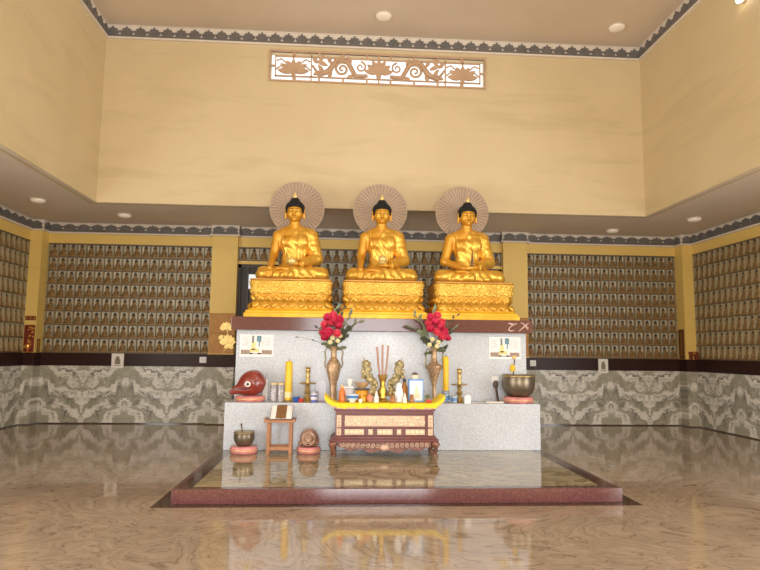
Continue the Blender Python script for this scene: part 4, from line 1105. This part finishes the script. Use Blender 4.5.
# large bowl on its cushion, mallets, beads
M_bronze = mat('bronze_bowl', (120, 108, 90), .34, .75, .25, 8, .15, 25)
def bowl(x, y, z, R, h, label):
    t = thing('singing_bowl', label, 'bowl', (x, y, z))
    m = MB(); m.lathe([(0, 0), (R*.55, 0), (R*.82, h*.16), (R*.97, h*.42), (R*1.0, h*.7), (R*.97, h*.95), (R*1.0, h), (R*.94, h), (R*.91, h*.93), (R*.93, h*.65), (R*.75, h*.2), (R*.5, h*.06), (0, h*.05)], 40); m.obj('shell', M_bronze, t, smooth=50)
    m = MB(); m.lathe([(R*.985, h*.9), (R*1.01, h*.92), (R*1.01, h*.955), (R*.985, h*.975)], 40); m.obj('rim_band', M_brassd, t, smooth=40)
    return t
cushion(1.94, 8.785, ZA, .215, .09, 'round pink cushion under the large bronze bowl')
bowl(1.95, 8.785, ZA+.0905, .238, .315, 'large dark bronze singing bowl on the right end of the altar ledge')
cushion(-1.885, 8.36, ZD, .178, .095, 'round pink cushion under the small bronze bowl on the platform')
bowl(-1.885, 8.36, ZD+.0955, .137, .185, 'small dark bronze singing bowl on the platform floor')
t = thing('striker', 'thin dark wooden striker standing in the small bronze bowl', 'striker', (-1.885, 8.36, ZD+.125)); m = MB(); m.tube([(0, 0, 0.0), (-.03, 0, .16), (-.042, 0, .24)], [.008, .008, .01], 8); m.obj('shaft', mat('dark_wood', (74, 48, 36), .5), t, smooth=60); m = MB(); m.ell((-.042, 0, .245), (.014, .014, .016), 10, 6); m.obj('head', mat('dark_wood', (74, 48, 36), .5), t, smooth=60)
t = thing('mallet', 'yellow padded mallet standing in the large bronze bowl', 'mallet', (1.885, 8.785, ZA+.125))
m = MB(); m.tube([(0, 0, 0), (-.01, -.0, .3), (.01, 0, .5)], .009, 8); m.obj('handle', mat('dark_handle', (60, 44, 34), .5), t, smooth=60)
m = MB(); m.lathe([(0, .32), (.03, .325), (.042, .36), (.036, .4), (.018, .425), (0, .425)], 16, Matrix.Translation((-.02, 0, 0))); m.obj('padded_head', mat('mustard_felt', (226, 180, 40), .7), t, smooth=60)
m = MB(); m.ell((.005, 0, .525), (.035, .02, .03), 12, 6); m.obj('tassel_knob', mat('pale_tassel', (226, 190, 120), .7), t, smooth=60)
t = thing('mallet', 'dark wooden mallet leaning against the altar beside the large bronze bowl', 'mallet', (1.655, 8.855, ZA))
m = MB(); m.tube([(0, -.05, .01), (.0, .02, .12), (.0, .1, .27)], [.02, .018, .016], 10); m.obj('handle', mat('dark_handle', (60, 44, 34), .5), t, smooth=60)
m = MB(); m.lathe([(0, -.045), (.034, -.045), (.04, 0), (.034, .045), (0, .045)], 16, Matrix.Translation((0, .0925, .255)) @ Matrix.Rotation(.4, 4, 'X')); m.obj('head', mat('wrapped_head', (92, 76, 66), .7), t, smooth=40)
m = MB(); rn = random.Random(4)
pts = []
for i in range(46):
    a = 2*PI*i/46; pts.append((1.585+.12*math.cos(a)+.012*math.sin(3*a), 8.70+.045*math.sin(a)+.012*math.cos(4*a), ZA+.0125))
t = thing('prayer_beads', 'string of white prayer beads lying before the large bronze bowl', 'beads', (0, 0, 0))
for p in pts: m.ell(p, (.0115, .0115, .0115), 8, 5)
m.obj('bead', mat('bead_white', (236, 228, 216), .35), t, smooth=60)['kind'] = 'stuff'
m = MB(); m.tube(pts, .003, 5, closed=True); m.obj('cord', mat('bead_cord', (200, 180, 150), .7), t)
t = thing('white_box', 'small white carton on the altar ledge before the right brass candlestick', 'box', (1.165, 8.635, ZA)); m = MB(); m.box(-.045, .045, -.035, .035, 0, .105, .004); m.obj('carton', mat('carton_white', (246, 244, 242), .5, var=.02), t); m = MB(); m.box(-.03, .03, -.025, .025, .105, .125, .003); m.obj('cap', mat('carton_cap', (232, 230, 228), .5), t)
t = thing('paper_sheet', 'flat white paper sheet on the altar ledge left of the prayer beads', 'paper', (1.34, 8.72, ZA)); m = MB(); m.add([(-.1, -.06, .001), (.1, -.05, .001), (.09, .06, .004), (-.09, .05, .006)], [(0, 1, 2, 3)]); m.obj('sheet', mat('paper_white', (244, 240, 232), .7, var=.03), t)

# things on the offering table
def bottle(x, y, label, rgb, h, r, cap, trans=0.0):
    return small('bottle', label, 'bottle', x, y, ZT, [(r, 0), (r*1.02, .01), (r, h*.62), (r*.5, h*.76), (r*.42, h*.88), (0, h*.88)], rgb, .2, parts=(('cap', [(r*.5, h*.86), (r*.52, h*.87), (r*.5, h), (0, h)], cap),), trans=trans)
bottle(-.6, 8.2, 'orange bottle at the left end of the yellow table cloth', (222, 112, 36), .215, .042, (236, 190, 120))
t = thing('storage_box', 'clear plastic lidded box behind the blue and white bowl on the table', 'box', (-.525, 8.33, ZT)); m = MB(); m.box(-.07, .07, -.06, .06, 0, .17, .01); m.obj('tub', mat('frosted_plastic', (206, 196, 196), .25, var=.15, vs=20, trans=.25), t, smooth=40); m = MB(); m.box(-.077, .077, -.066, .066, .1705, .195, .008); m.obj('lid', mat('lid_white', (236, 234, 232), .4), t, smooth=40)
small('porcelain_bowl', 'small blue and white porcelain bowl on the table before the clear box', 'bowl', -.462, 8.165, ZT, [(.04, 0), (.042, .014), (.066, .035), (.085, .1), (.08, .1), (.06, .042), (0, .026)], (222, 232, 244), .2, 20, parts=(('blue_band', [(.0727, .052), (.0752, .053), (.0845, .086), (.0825, .087)], (64, 122, 190)),))
small('glass_cup', 'small clear cup with blue band right of the tall yellow candle', 'cup', .985, 8.66, ZA, [(.03, 0), (.04, .01), (.044, .11), (.039, .11), (.034, .014), (0, .012)], (222, 232, 240), .08, 18, parts=(('blue_band', [(.0425, .03), (.0445, .032), (.0458, .07), (.0435, .072)], (84, 140, 200)),), trans=.6)
small('amber_jar', 'wide amber jar with dark lid left of the incense burner', 'jar', -.335, 8.3, ZT, [(.08, 0), (.088, .01), (.088, .13), (.075, .15), (0, .15)], (224, 150, 30), .15, 24, parts=(('lid', [(.1, .151), (.102, .155), (.1, .17), (0, .172)], (60, 46, 44)),))
small('offering_bowl', 'shallow brass offering bowl stacked on the wide amber jar', 'bowl', -.335, 8.3, ZT+.1725, [(.045, 0), (.05, .01), (.085, .04), (.098, .075), (.09, .075), (.078, .045), (0, .02)], (206, 166, 118), .35, 24, metal=.4)
small('offering_cup', 'small white cup standing on the lid of the clear plastic box', 'cup', -.495, 8.33, ZT+.1955, [(.022, 0), (.024, .02), (.034, .04), (.04, .1), (.034, .1), (.026, .045), (0, .04)], (240, 236, 228), .3)
small('offering_cup', 'tiny white cup on the cloth between the porcelain bowl and the amber jar', 'cup', -.36, 8.075, ZT, [(.018, 0), (.024, .015), (.028, .045), (.023, .045), (.018, .02), (0, .018)], (244, 240, 230), .3)
small('fruit_candle', 'small pink peach-shaped candle beside the amber jar', 'candle', -.235, 8.17, ZT, [(0, 0), (.03, .005), (.045, .04), (.035, .075), (.01, .105), (0, .108)], (232, 132, 104), .5, parts=(('leaf_base', [(.036, -.0), (.04, .006), (.03, .014), (0, .014)], (150, 170, 90)),))
small('fruit_candle', 'small golden fruit-shaped candle before the amber jar', 'candle', -.325, 8.14, ZT, [(0, 0), (.028, .004), (.04, .035), (.03, .065), (.008, .085), (0, .087)], (226, 160, 50), .5, parts=(('leaf_base', [(.032, -.0), (.036, .006), (.026, .012), (0, .012)], (120, 140, 70)),))
def tower(x, y, h, label):
    k = h/.15
    small('white_stupa', label, 'figurine', x, y, ZT, [(r*k, z*k) for r, z in ((.034, 0), (.036, .015), (.028, .022), (.032, .05), (.03, .075), (.018, .09), (.02, .1), (.012, .12), (.013, .13), (.004, .148), (0, .15))], (240, 236, 222), .4)
tower(-.148, 8.14, .15, 'small white stupa figurine left of the incense burner')
tower(.224, 8.10, .125, 'small white stupa figurine before the amber flask, right of the incense burner')
t = thing('white_figurine', 'white standing bust figurine right of the incense burner', 'figurine', (.155, 8.17, ZT))
g = Grid((-.08, -.07, -.01), (.08, .07, .28), .006); F = union(.03, g.cap((0, 0, .02), (0, 0, .05), .05, .045), g.ell((0, 0, .11), (.055, .04, .07)), g.ell((0, 0, .215), (.036, .036, .043))); F = smin(F, g.ell((0, 0, .17), (.045, .035, .02)), .02); F = smax(F, .001-g.Z, .003)
link('figure', sdf_mesh('figure', F, g, mat('white_porcelain', (246, 244, 244), .3, var=.02)), t)
bottle(.245, 8.36, 'dark-capped amber flask behind the white bust figurine', (190, 116, 40), .3, .045, (60, 58, 66))
t = thing('printed_box', 'upright blue box printed with a pale robed figure on the table', 'box', (.388, 8.27, ZT)); m = MB(); m.box(-.1, .1, -.045, .045, 0, .3, .004); bx = m.obj('carton', mat('box_blue', (98, 152, 214), .4, var=.1), t)
m = MB(); m.box(-.085, .085, -.0465, -.0455, .02, .28); m.obj('front_print', mat('box_print', (214, 226, 238), .4, var=.12, vs=25), bx)
m = MB(); m.prism([(-.03, .05), (.05, .05), (.04, .14), (.02, .19), (-.005, .19), (-.02, .13)], -.0485, -.0466); m.ell((.008, -.0475, .205), (.016, .002, .02), 12, 6); m.obj('printed_robe', mat('robe_print', (240, 214, 176), .5, var=.15, vs=40), bx)
m = MB(); m.box(-.085, -.03, -.048, -.0466, .03, .1); m.obj('printed_rock', mat('rock_print', (178, 136, 100), .5, var=.25, vs=40), bx)
small('lidded_jar', 'small porcelain jar with dark rim standing on the blue printed box', 'jar', .375, 8.27, ZT+.3005, [(.035, 0), (.05, .02), (.05, .05), (.035, .062), (0, .062)], (226, 216, 190), .3, parts=(('lid', [(.04, .0625), (.042, .068), (.036, .08), (.012, .088), (0, .09)], (74, 58, 46)),))
small('brown_figurine', 'small brown round-bellied figurine before the blue printed box', 'figurine', .32, 8.14, ZT, [(0, 0), (.032, .004), (.038, .03), (.026, .06), (.018, .066), (.024, .085), (.014, .105), (0, .108)], (156, 104, 62), .45)
small('brown_figurine', 'small brown round-bellied figurine between the incense burner and the white bust', 'figurine', .062, 8.10, ZT, [(0, 0), (.032, .004), (.04, .03), (.03, .056), (.02, .06), (.024, .078), (.014, .096), (0, .098)], (164, 108, 58), .45)
small('potted_sprig', 'tiny potted green sprig right of the blue printed box', 'plant', .545, 8.22, ZT, [(.024, 0), (.034, .045), (.028, .045), (.0, .03)], (176, 160, 130), .5)
pt = bpy.data.objects['potted_sprig']; m = MB(); rn = random.Random(9)
for i in range(14): leaf_blade(m, (0, 0, .035), (rn.uniform(-1, 1), rn.uniform(-.8, .6), 1.2), .07, .01)
m.obj('leaf', M_leafg, pt, smooth=60)
small('red_candle_cup', 'small red candle cup at the right end of the yellow table cloth', 'cup', .545, 8.11, ZT, [(.022, 0), (.034, .01), (.036, .04), (.03, .04), (.024, .015), (0, .015)], (190, 54, 50), .3, parts=(('wax', [(.026, .016), (.028, .03), (0, .03)], (240, 214, 206)),))
# incense burner with two dragon handles
t = thing('incense_burner', 'ornate brass incense burner with two rearing dragon handles on the table', 'incense burner', (-.06, 8.27, ZT))
M_gil = mat('gilt_brass', (178, 140, 66), .3, .7, .25, 14, .25, 40)
m = MB(); m.lathe([(.06, 0), (.075, .01), (.07, .025), (.04, .05), (.05, .08), (.066, .11), (.062, .15), (.036, .19), (.034, .25), (.046, .28), (.06, .33), (.066, .355), (.058, .355), (.05, .315), (0, .31)], 24, wob=lambda a, z: 1+.04*math.cos(6*a)); m.obj('vessel', M_gil, t, smooth=50)
for s in (-1, 1):
    m = MB()
    pts = [(s*.05, 0, .1), (s*.11, -.02, .09), (s*.14, -.03, .15), (s*.1, -.03, .21), (s*.12, -.03, .27), (s*.19, -.02, .3), (s*.225, -.01, .37), (s*.205, -.02, .45), (s*.235, -.04, .51), (s*.2, -.07, .53)]
    m.tube(pts, [.022, .032, .04, .04, .044, .052, .052, .05, .044, .018], 10)
    for k, (dx, dz, r) in enumerate(((.16, .34, .03), (.27, .33, .028), (.265, .4, .03), (.17, .42, .026), (.26, .48, .03), (.09, .25, .03), (.15, .24, .028), (.16, .12, .035), (.18, .5, .024))): m.ell((s*dx, -.03-.01*(k%2), dz), (r, r*.8, r*1.2), 9, 6)
    for i in range(3, 9):
        p = Vector(pts[i]); m.lathe([(.02, 0), (.0, .045)], 6, Matrix.Translation(p+Vector((s*.02, 0, .01))) @ Matrix.Rotation(s*1.0, 4, 'Y'))
        m.ell(p+Vector((-s*.02, -.025, .0)), (.02, .014, .024), 8, 5)
    m.ell((s*.225, -.05, .53), (.035, .03, .026), 10, 6); m.lathe([(.01, 0), (.004, .04), (0, .06)], 6, Matrix.Translation((s*.24, -.03, .545)) @ Matrix.Rotation(s*.5, 4, 'Y'))
    m.ell((s*.1, -.04, .12), (.035, .03, .045), 10, 6)
    m.obj('dragon_handle', mat('dragon_brass', (158, 142, 98), .4, .4, .6, 34, .6, 50), t, smooth=60)
g = Grid((-.07, -.08, .02), (.07, .08, .30), .006)
m = MB(); m.lathe([(.0, .05), (.035, .055), (.03, .1), (.036, .16), (.024, .21), (.016, .22), (.024, .24), (.02, .275), (0, .285)], 14, Matrix.Translation((0, -.085, 0))); m.obj('figure_in_front', mat('bright_gilt', (240, 196, 70), .3, .5), t, smooth=60)
for i, (dx, h, nm) in enumerate(((-.13, .345, 'leftmost of the three'), (-.008, .375, 'middle of the three'), (.12, .365, 'rightmost of the three'))):
    q = thing('incense_stick', 'thick pinkish incense stick, %s in the burner' % nm, 'incense', (-.06+dx*.25, 8.27, ZT+.32))
    m = MB(); m.tube([(0, 0, 0), (dx*.2, 0, h*.45), (dx*.36, 0, h+.06)], .0142, 10); m.obj('stick', mat('pink_incense', (172, 132, 116), .7), q, smooth=60)
    m = MB(); m.tube([(dx*.36, 0, h+.06), (dx*.365, 0, h+.075)], .0142, 10); m.obj('tip', mat('incense_ash', (210, 196, 186), .8), q, smooth=60)

# wooden stool with an open book
t = thing('book_stand', 'low square wooden stand on the platform beside the brown wooden fish drum', 'stand', (-1.415, 8.36, ZD))
M_st = mat('oiled_wood', (160, 106, 68), .42, var=.2, vs=8)
for sx in (-1, 1):
    for sy in (-1, 1):
        m = MB(); m.box(sx*.145-.02, sx*.145+.02, sy*.1-.018, sy*.1+.018, 0, .405, .003); m.obj('leg', M_st, t)
m = MB(); m.box(-.125, .125, -.112, -.09, .05, .095, .003); m.obj('rail', M_st, t)
m = MB(); m.box(-.125, .125, .09, .112, .05, .095, .003); m.obj('rail', M_st, t)
for s in (-1, 1): m = MB(); m.box(s*.145-.012, s*.145+.012, -.082, .082, .05, .095, .003); m.obj('rail', M_st, t)
m = MB(); m.prism([(-.2, .41), (-.205, .455), (-.185, .455), (-.17, .44), (.17, .44), (.185, .455), (.205, .455), (.2, .41)], -.14, .14); m.obj('top_board', M_st, t)
t = thing('open_book', 'open white-paged book with a brown cloth marker on the wooden stand', 'book', (-1.40, 8.36, ZD+.4415))
Rb = Matrix.Translation((0, -.12, .002)) @ Matrix.Rotation(.62, 4, 'X')
m = MB(); m.box(-.145, .145, 0, .26, .0, .012, .002, Rb); m.obj('cover', mat('book_cover', (120, 78, 52), .6), t)
for s in (-1, 1):
    m = MB(); m.prism([(s*.002, .012), (s*.05, .03), (s*.12, .026), (s*.14, .012)], .005, .255, Rb); m.obj('page_block', mat('page_white', (238, 232, 226), .7, var=.03), t)
m = MB(); m.prism([(-.068, .0305), (-.03, .028), (.03, .028), (.068, .0305), (.066, .034), (-.066, .034)], -.002, .258, Rb); m.obj('cloth_marker', mat('brown_brocade', (120, 82, 44), .6, var=.35, vs=40), t)
m = MB(); m.box(-.1, .1, .06, .085, -.002, .0, 0); 
m = MB(); m.box(-.13, .13, .075, .095, .0, .13, .003); m.obj('rest', M_st, t)
cushion(-1.03, 8.37, ZD, .158, .085, 'round pink cushion under the small brown wooden fish drum')
wooden_fish(-1.045, 8.37, ZD+.0855, .66, 'small dull brown wooden fish drum on the platform beside the book stand', (150, 112, 88), False, 'brown_wood_drum')

# ------------------------------------------------------------------ small things on the walls
def wallcard(x, z0, z1, w, label):
    t = thing('wall_card', label, 'picture card', (x, YN-.022, z0)); h = z1-z0
    m = MB(); m.box(-w/2, w/2, -.012, 0, 0, h, .003); m.obj('card', mat('card_white', (232, 226, 216), .5, var=.04), t)
    m = MB(); m.box(-w*.22, w*.22, -.0135, -.0122, h*.28, h*.62).box(-w*.14, w*.14, -.0135, -.0122, h*.62, h*.8); m.obj('printed_figure', mat('card_print', (120, 112, 92), .6, var=.4, vs=40), t)
    m = MB(); m.box(-w*.28, w*.28, -.0135, -.0122, h*.16, h*.22); m.obj('printed_caption', mat('card_caption', (150, 146, 140), .6), t)
wallcard(-5.1, 1.1, 1.395, .24, 'white picture card on the brown band, left wall beneath the niches')
wallcard(4.93, 1.09, 1.39, .21, 'white picture card on the brown band, right wall beneath the niches')
for x, w in ((-3.40, 'left of the altar by the gold carved panel'), (3.40, 'right of the altar beside the large bronze bowl')):
    t = thing('wall_socket', 'white socket plate on the brown band, %s' % w, 'socket', (x, YN-.0205, 1.285))
    m = MB(); m.box(-.08, .08, -.012, 0, -.06, .06, .003); m.obj('plate', mat('white_plastic', (238, 236, 232), .4, var=.03), t, smooth=40)
    m = MB(); m.box(-.05, -.01, -.0145, -.0122, -.03, .03).box(.01, .05, -.0145, -.0122, -.03, .03); m.obj('rocker', mat('white_rocker', (220, 218, 214), .4), t)
# gold carved lotus panels low on the two pilasters
M_gp = gold_mat('bronze_gilt_panel', (150, 104, 44), .4, .4, fold=14); M_gl = mat('bright_gold_relief', (236, 212, 136), .3, .5, .2, 20)
for s, w in ((-1, 'left'), (1, 'right')):
    t = thing('carved_panel', 'brown gilt panel with raised lotus flowers on the %s pilaster behind the altar' % w, 'wall panel', (s*(PX0+PX1)/2, PY-.002, 1.42))
    m = MB(); m.box(-.25, .25, -.03, 0, 0, .4, .006).box(-.25, .25, -.03, 0, .41, .81, .006); m.obj('backboard', M_gp, t)
    m = MB(); m.box(-.26, .26, -.05, 0, -.02, .0, .004); m.obj('ledge', mat('panel_ledge', (196, 160, 92), .4, .4), t)
    def lot(cx, cz, r):
        m = MB()
        for a in range(-3, 4):
            an = PI/2+a*.5; L = r
            pts = [(u*L, .32*L*math.sin(PI*u)) for u in (0, .2, .4, .6, .8, 1)]; pts += [(x, -y) for x, y in pts[-2:0:-1]]
            m.prism([(cx+x*math.cos(an)-y*math.sin(an), cz+x*math.sin(an)+y*math.cos(an)) for x, y in pts], -.06+.006*abs(a), -.03)
        m.obj('lotus_flower', M_gl, t)
    q = -s
    lot(q*.1, .5, .14); lot(q*.13, .22, .17); lot(q*.02, .3, .08); lot(q*.16, .12, .1)
    m = MB(); m.tube([(q*.1, -.035, .5), (q*.15, -.04, .35), (q*.1, -.035, .1), (q*.05, -.035, .02)], .01, 6); m.obj('stem', M_gl, t)
# plaques and small things at the corner posts
M_red = mat('dark_red_plaque', (112, 40, 24), .4, var=.2); M_gch = mat('plaque_gold', (214, 150, 60), .4, .4)
t = thing('name_plaque', 'small dark red plaque with three gold marks high on the left corner post', 'sign', (-6.73, CP[1]-.003, 2.03)); m = MB(); m.box(-.1, .1, -.012, 0, 0, .085, .003); m.obj('board', M_red, t)
for k in (-1, 0, 1):
    m = MB(); x = k*.07
    m.box(x-.022, x+.022, -.0145, -.0122, .06, .068).box(x-.004, x+.004, -.0145, -.0122, .018, .068).box(x-.022, x+.022, -.0145, -.0122, .036, .043).box(x-.022, x-.015, -.0145, -.0122, .018, .04).box(x+.015, x+.022, -.0145, -.0122, .018, .04); m.obj('gold_mark', M_gch, t)
t = thing('hanging_scroll', 'tall dark red panel with gold relief on the left corner post', 'wall panel', (-6.73, CP[1]-.003, 1.41)); m = MB(); m.box(-.1, .1, -.015, 0, 0, .53, .004); m.obj('board', M_red, t)
m = MB(); rn = random.Random(2)
for i in range(20): m.ell((rn.uniform(-.08, .08), -.016, rn.uniform(.08, .48)), (.02, .006, .014), 8, 5)
m.obj('gold_relief', M_gch, t, smooth=60)
t = thing('votive_holder', 'small glowing red and gold votive holder at the foot of the left corner post', 'votive holder', (-6.72, CP[1]-.06, 1.401)); m = MB(); m.lathe([(.03, 0), (.035, .01), (.012, .025), (.014, .05), (.036, .07), (.04, .11), (.033, .11), (.02, .06), (0, .06)], 16); m.obj('cup', mat('votive_gold', (220, 130, 60), .3, .4), t, smooth=50); m = MB(); m.ell((0, 0, .12), (.014, .014, .024), 10, 6); m.obj('flame_bulb', mat('votive_glow', (250, 190, 90), .4, emit=1.5), t, smooth=60)
t = thing('hanging_scroll', 'narrow brown carved panel on the side of the left corner post', 'wall panel', (-CP[0]+.003, 12.58, 1.41)); m = MB(); m.box(0, .012, -.06, .06, 0, .26, .003); m.obj('board', mat('brown_plaque', (108, 74, 34), .4, var=.3, vs=20), t); m = MB(); m.box(.012, .015, -.02, .02, .04, .22, 0); m.obj('gold_relief', M_gch, t)
t = thing('hanging_scroll', 'narrow dark brown carved panel on the side of the right corner post', 'wall panel', (CP[0]-.003, 12.59, 1.41)); m = MB(); m.box(-.012, 0, -.1, .1, 0, .62, .003); m.obj('board', mat('brown_plaque2', (98, 58, 30), .4, var=.35, vs=20), t); m = MB(); m.box(-.015, -.012, -.03, .03, .06, .56, 0); m.obj('gold_relief', mat('dull_gold', (150, 104, 50), .4, .3), t)
t = thing('votive_stand', 'small dark red carved stand at the foot of the right corner post', 'stand', (6.75, CP[1]-.05, 1.4015)); m = MB(); m.box(-.09, .09, -.035, .035, .1, .16, .006); m.obj('top', M_red, t)
for sx in (-1, 1): m = MB(); m.prism([(sx*.03, 0), (sx*.08, 0), (sx*.085, .1), (sx*.02, .1)], -.025, .025); m.obj('leg', M_red, t)
m = MB(); m.ell((0, -.036, .13), (.03, .006, .018), 10, 6); m.obj('gold_relief', M_gch, t, smooth=60)

# ceiling lamps
M_shade = mat('lamp_opal', (236, 222, 200), .4, var=.03, emit=.12); M_rim = mat('lamp_rim', (206, 190, 168), .4)
def lamp(x, y, z, label, r=.13):
    t = thing('ceiling_lamp', label, 'ceiling lamp', (x, y, z))
    m = MB(); m.lathe([(r, 0), (r*1.02, -.012), (r*.96, -.02), (0, -.02)], 28); m.obj('base_ring', M_rim, t, smooth=40)
    m = MB(); m.lathe([(r*.92, -.02), (r*.9, -.035), (r*.7, -.055), (r*.35, -.066), (0, -.068)], 28); m.obj('opal_cover', M_shade, t, smooth=60)
lamp(-5.85, 10.6, 4.028, 'round ceiling lamp under the lower left soffit, the one near the side wall')
lamp(-4.75, 11.62, 4.022, 'round ceiling lamp under the soffit, above the left back niches')
lamp(4.9, 12.0, 4.035, 'round ceiling lamp under the soffit, above the right back niches')
lamp(5.9, 10.75, 4.028, 'round ceiling lamp under the lower right soffit, the one near the side wall')
lamp(0, 9.83, ZH, 'round ceiling lamp on the high ceiling above the lattice window', .15)
lamp(4.1, 9.85, ZH, 'round ceiling lamp on the high ceiling in the right back corner', .15)
t = thing('wall_spotlight', 'small lit spotlight high on the upper right wall at the frame edge', 'spotlight', (UX-.002, 7.63, 6.42))
m = MB(); m.tube([(0, 0, 0), (-.06, 0, .0)], .018, 8); m.obj('bracket', M_rim, t, smooth=60)
m = MB(); m.lathe([(.03, 0), (.045, .05), (.05, .09), (.044, .09), (0, .07)], 16, Matrix.Translation((-.05, 0, .03)) @ Matrix.Rotation(PI*.8, 4, 'Y')); m.obj('housing', M_rim, t, smooth=40)
m = MB(); m.ell((-.09, 0, -.04), (.036, .036, .036), 14, 8); m.obj('bulb', mat('bulb_glow', (255, 244, 220), .4, emit=12), t, smooth=60)

# ------------------------------------------------------------------ light
W = bpy.data.worlds.new('World'); SC.world = W; W.use_nodes = True
bg = W.node_tree.nodes['Background']; bg.inputs[0].default_value = (1.0, .97, .92, 1); bg.inputs[1].default_value = 1.6
def area(name, loc, rot, sx, sy, power, col):
    l = bpy.data.lights.new(name, 'AREA'); l.shape = 'RECTANGLE'; l.size = sx; l.size_y = sy; l.energy = power; l.color = col
    o = bpy.data.objects.new(name, l); C.objects.link(o); o.location = loc; o.rotation_euler = rot; return o
area('daylight_door', (-.07, YF-.1, 1.58), (PI/2, 0, 0), 3.3, 3.0, 310, (1, .98, .97))
for s in (-1, 1): area('added_side_fill', (s*(XW+.2), 2.45, 1.65), (PI/2, 0, s*PI/2), 4.4, 3.2, 380, (1, .99, .97))  # invented side openings: added fill for the soffit and back corners
area('daylight_clerestory', (0.6, UF-.05, 5.85), (PI/2-.2, 0, .5), 7.2, 1.8, 150, (1, .97, .93))

# ------------------------------------------------------------------ camera
cam = bpy.data.cameras.new('camera'); co = bpy.data.objects.new('camera', cam); C.objects.link(co); SC.camera = co
f_, yaw, pitch, roll = 610.08, .0641, .1081, .0112
cam.sensor_width = 36; cam.sensor_fit = 'HORIZONTAL'; cam.lens = 36*f_/760; cam.clip_start = .05; cam.clip_end = 200
cy, sy, cp, sp = math.cos(yaw), math.sin(yaw), math.cos(pitch), math.sin(pitch)
fw = Vector((sy*cp, cy*cp, sp)); rt = Vector((cy, -sy, 0)); up = rt.cross(fw)
r2 = rt*math.cos(roll)+up*math.sin(roll); u2 = -rt*math.sin(roll)+up*math.cos(roll)
R = Matrix((r2, u2, -fw)).transposed().to_4x4(); co.matrix_world = Matrix.Translation((-.64, 0, 1.5)) @ R
SC.view_settings.view_transform = 'Standard'; SC.view_settings.look = 'None'; SC.view_settings.exposure = 0.0; SC.view_settings.gamma = 1.1
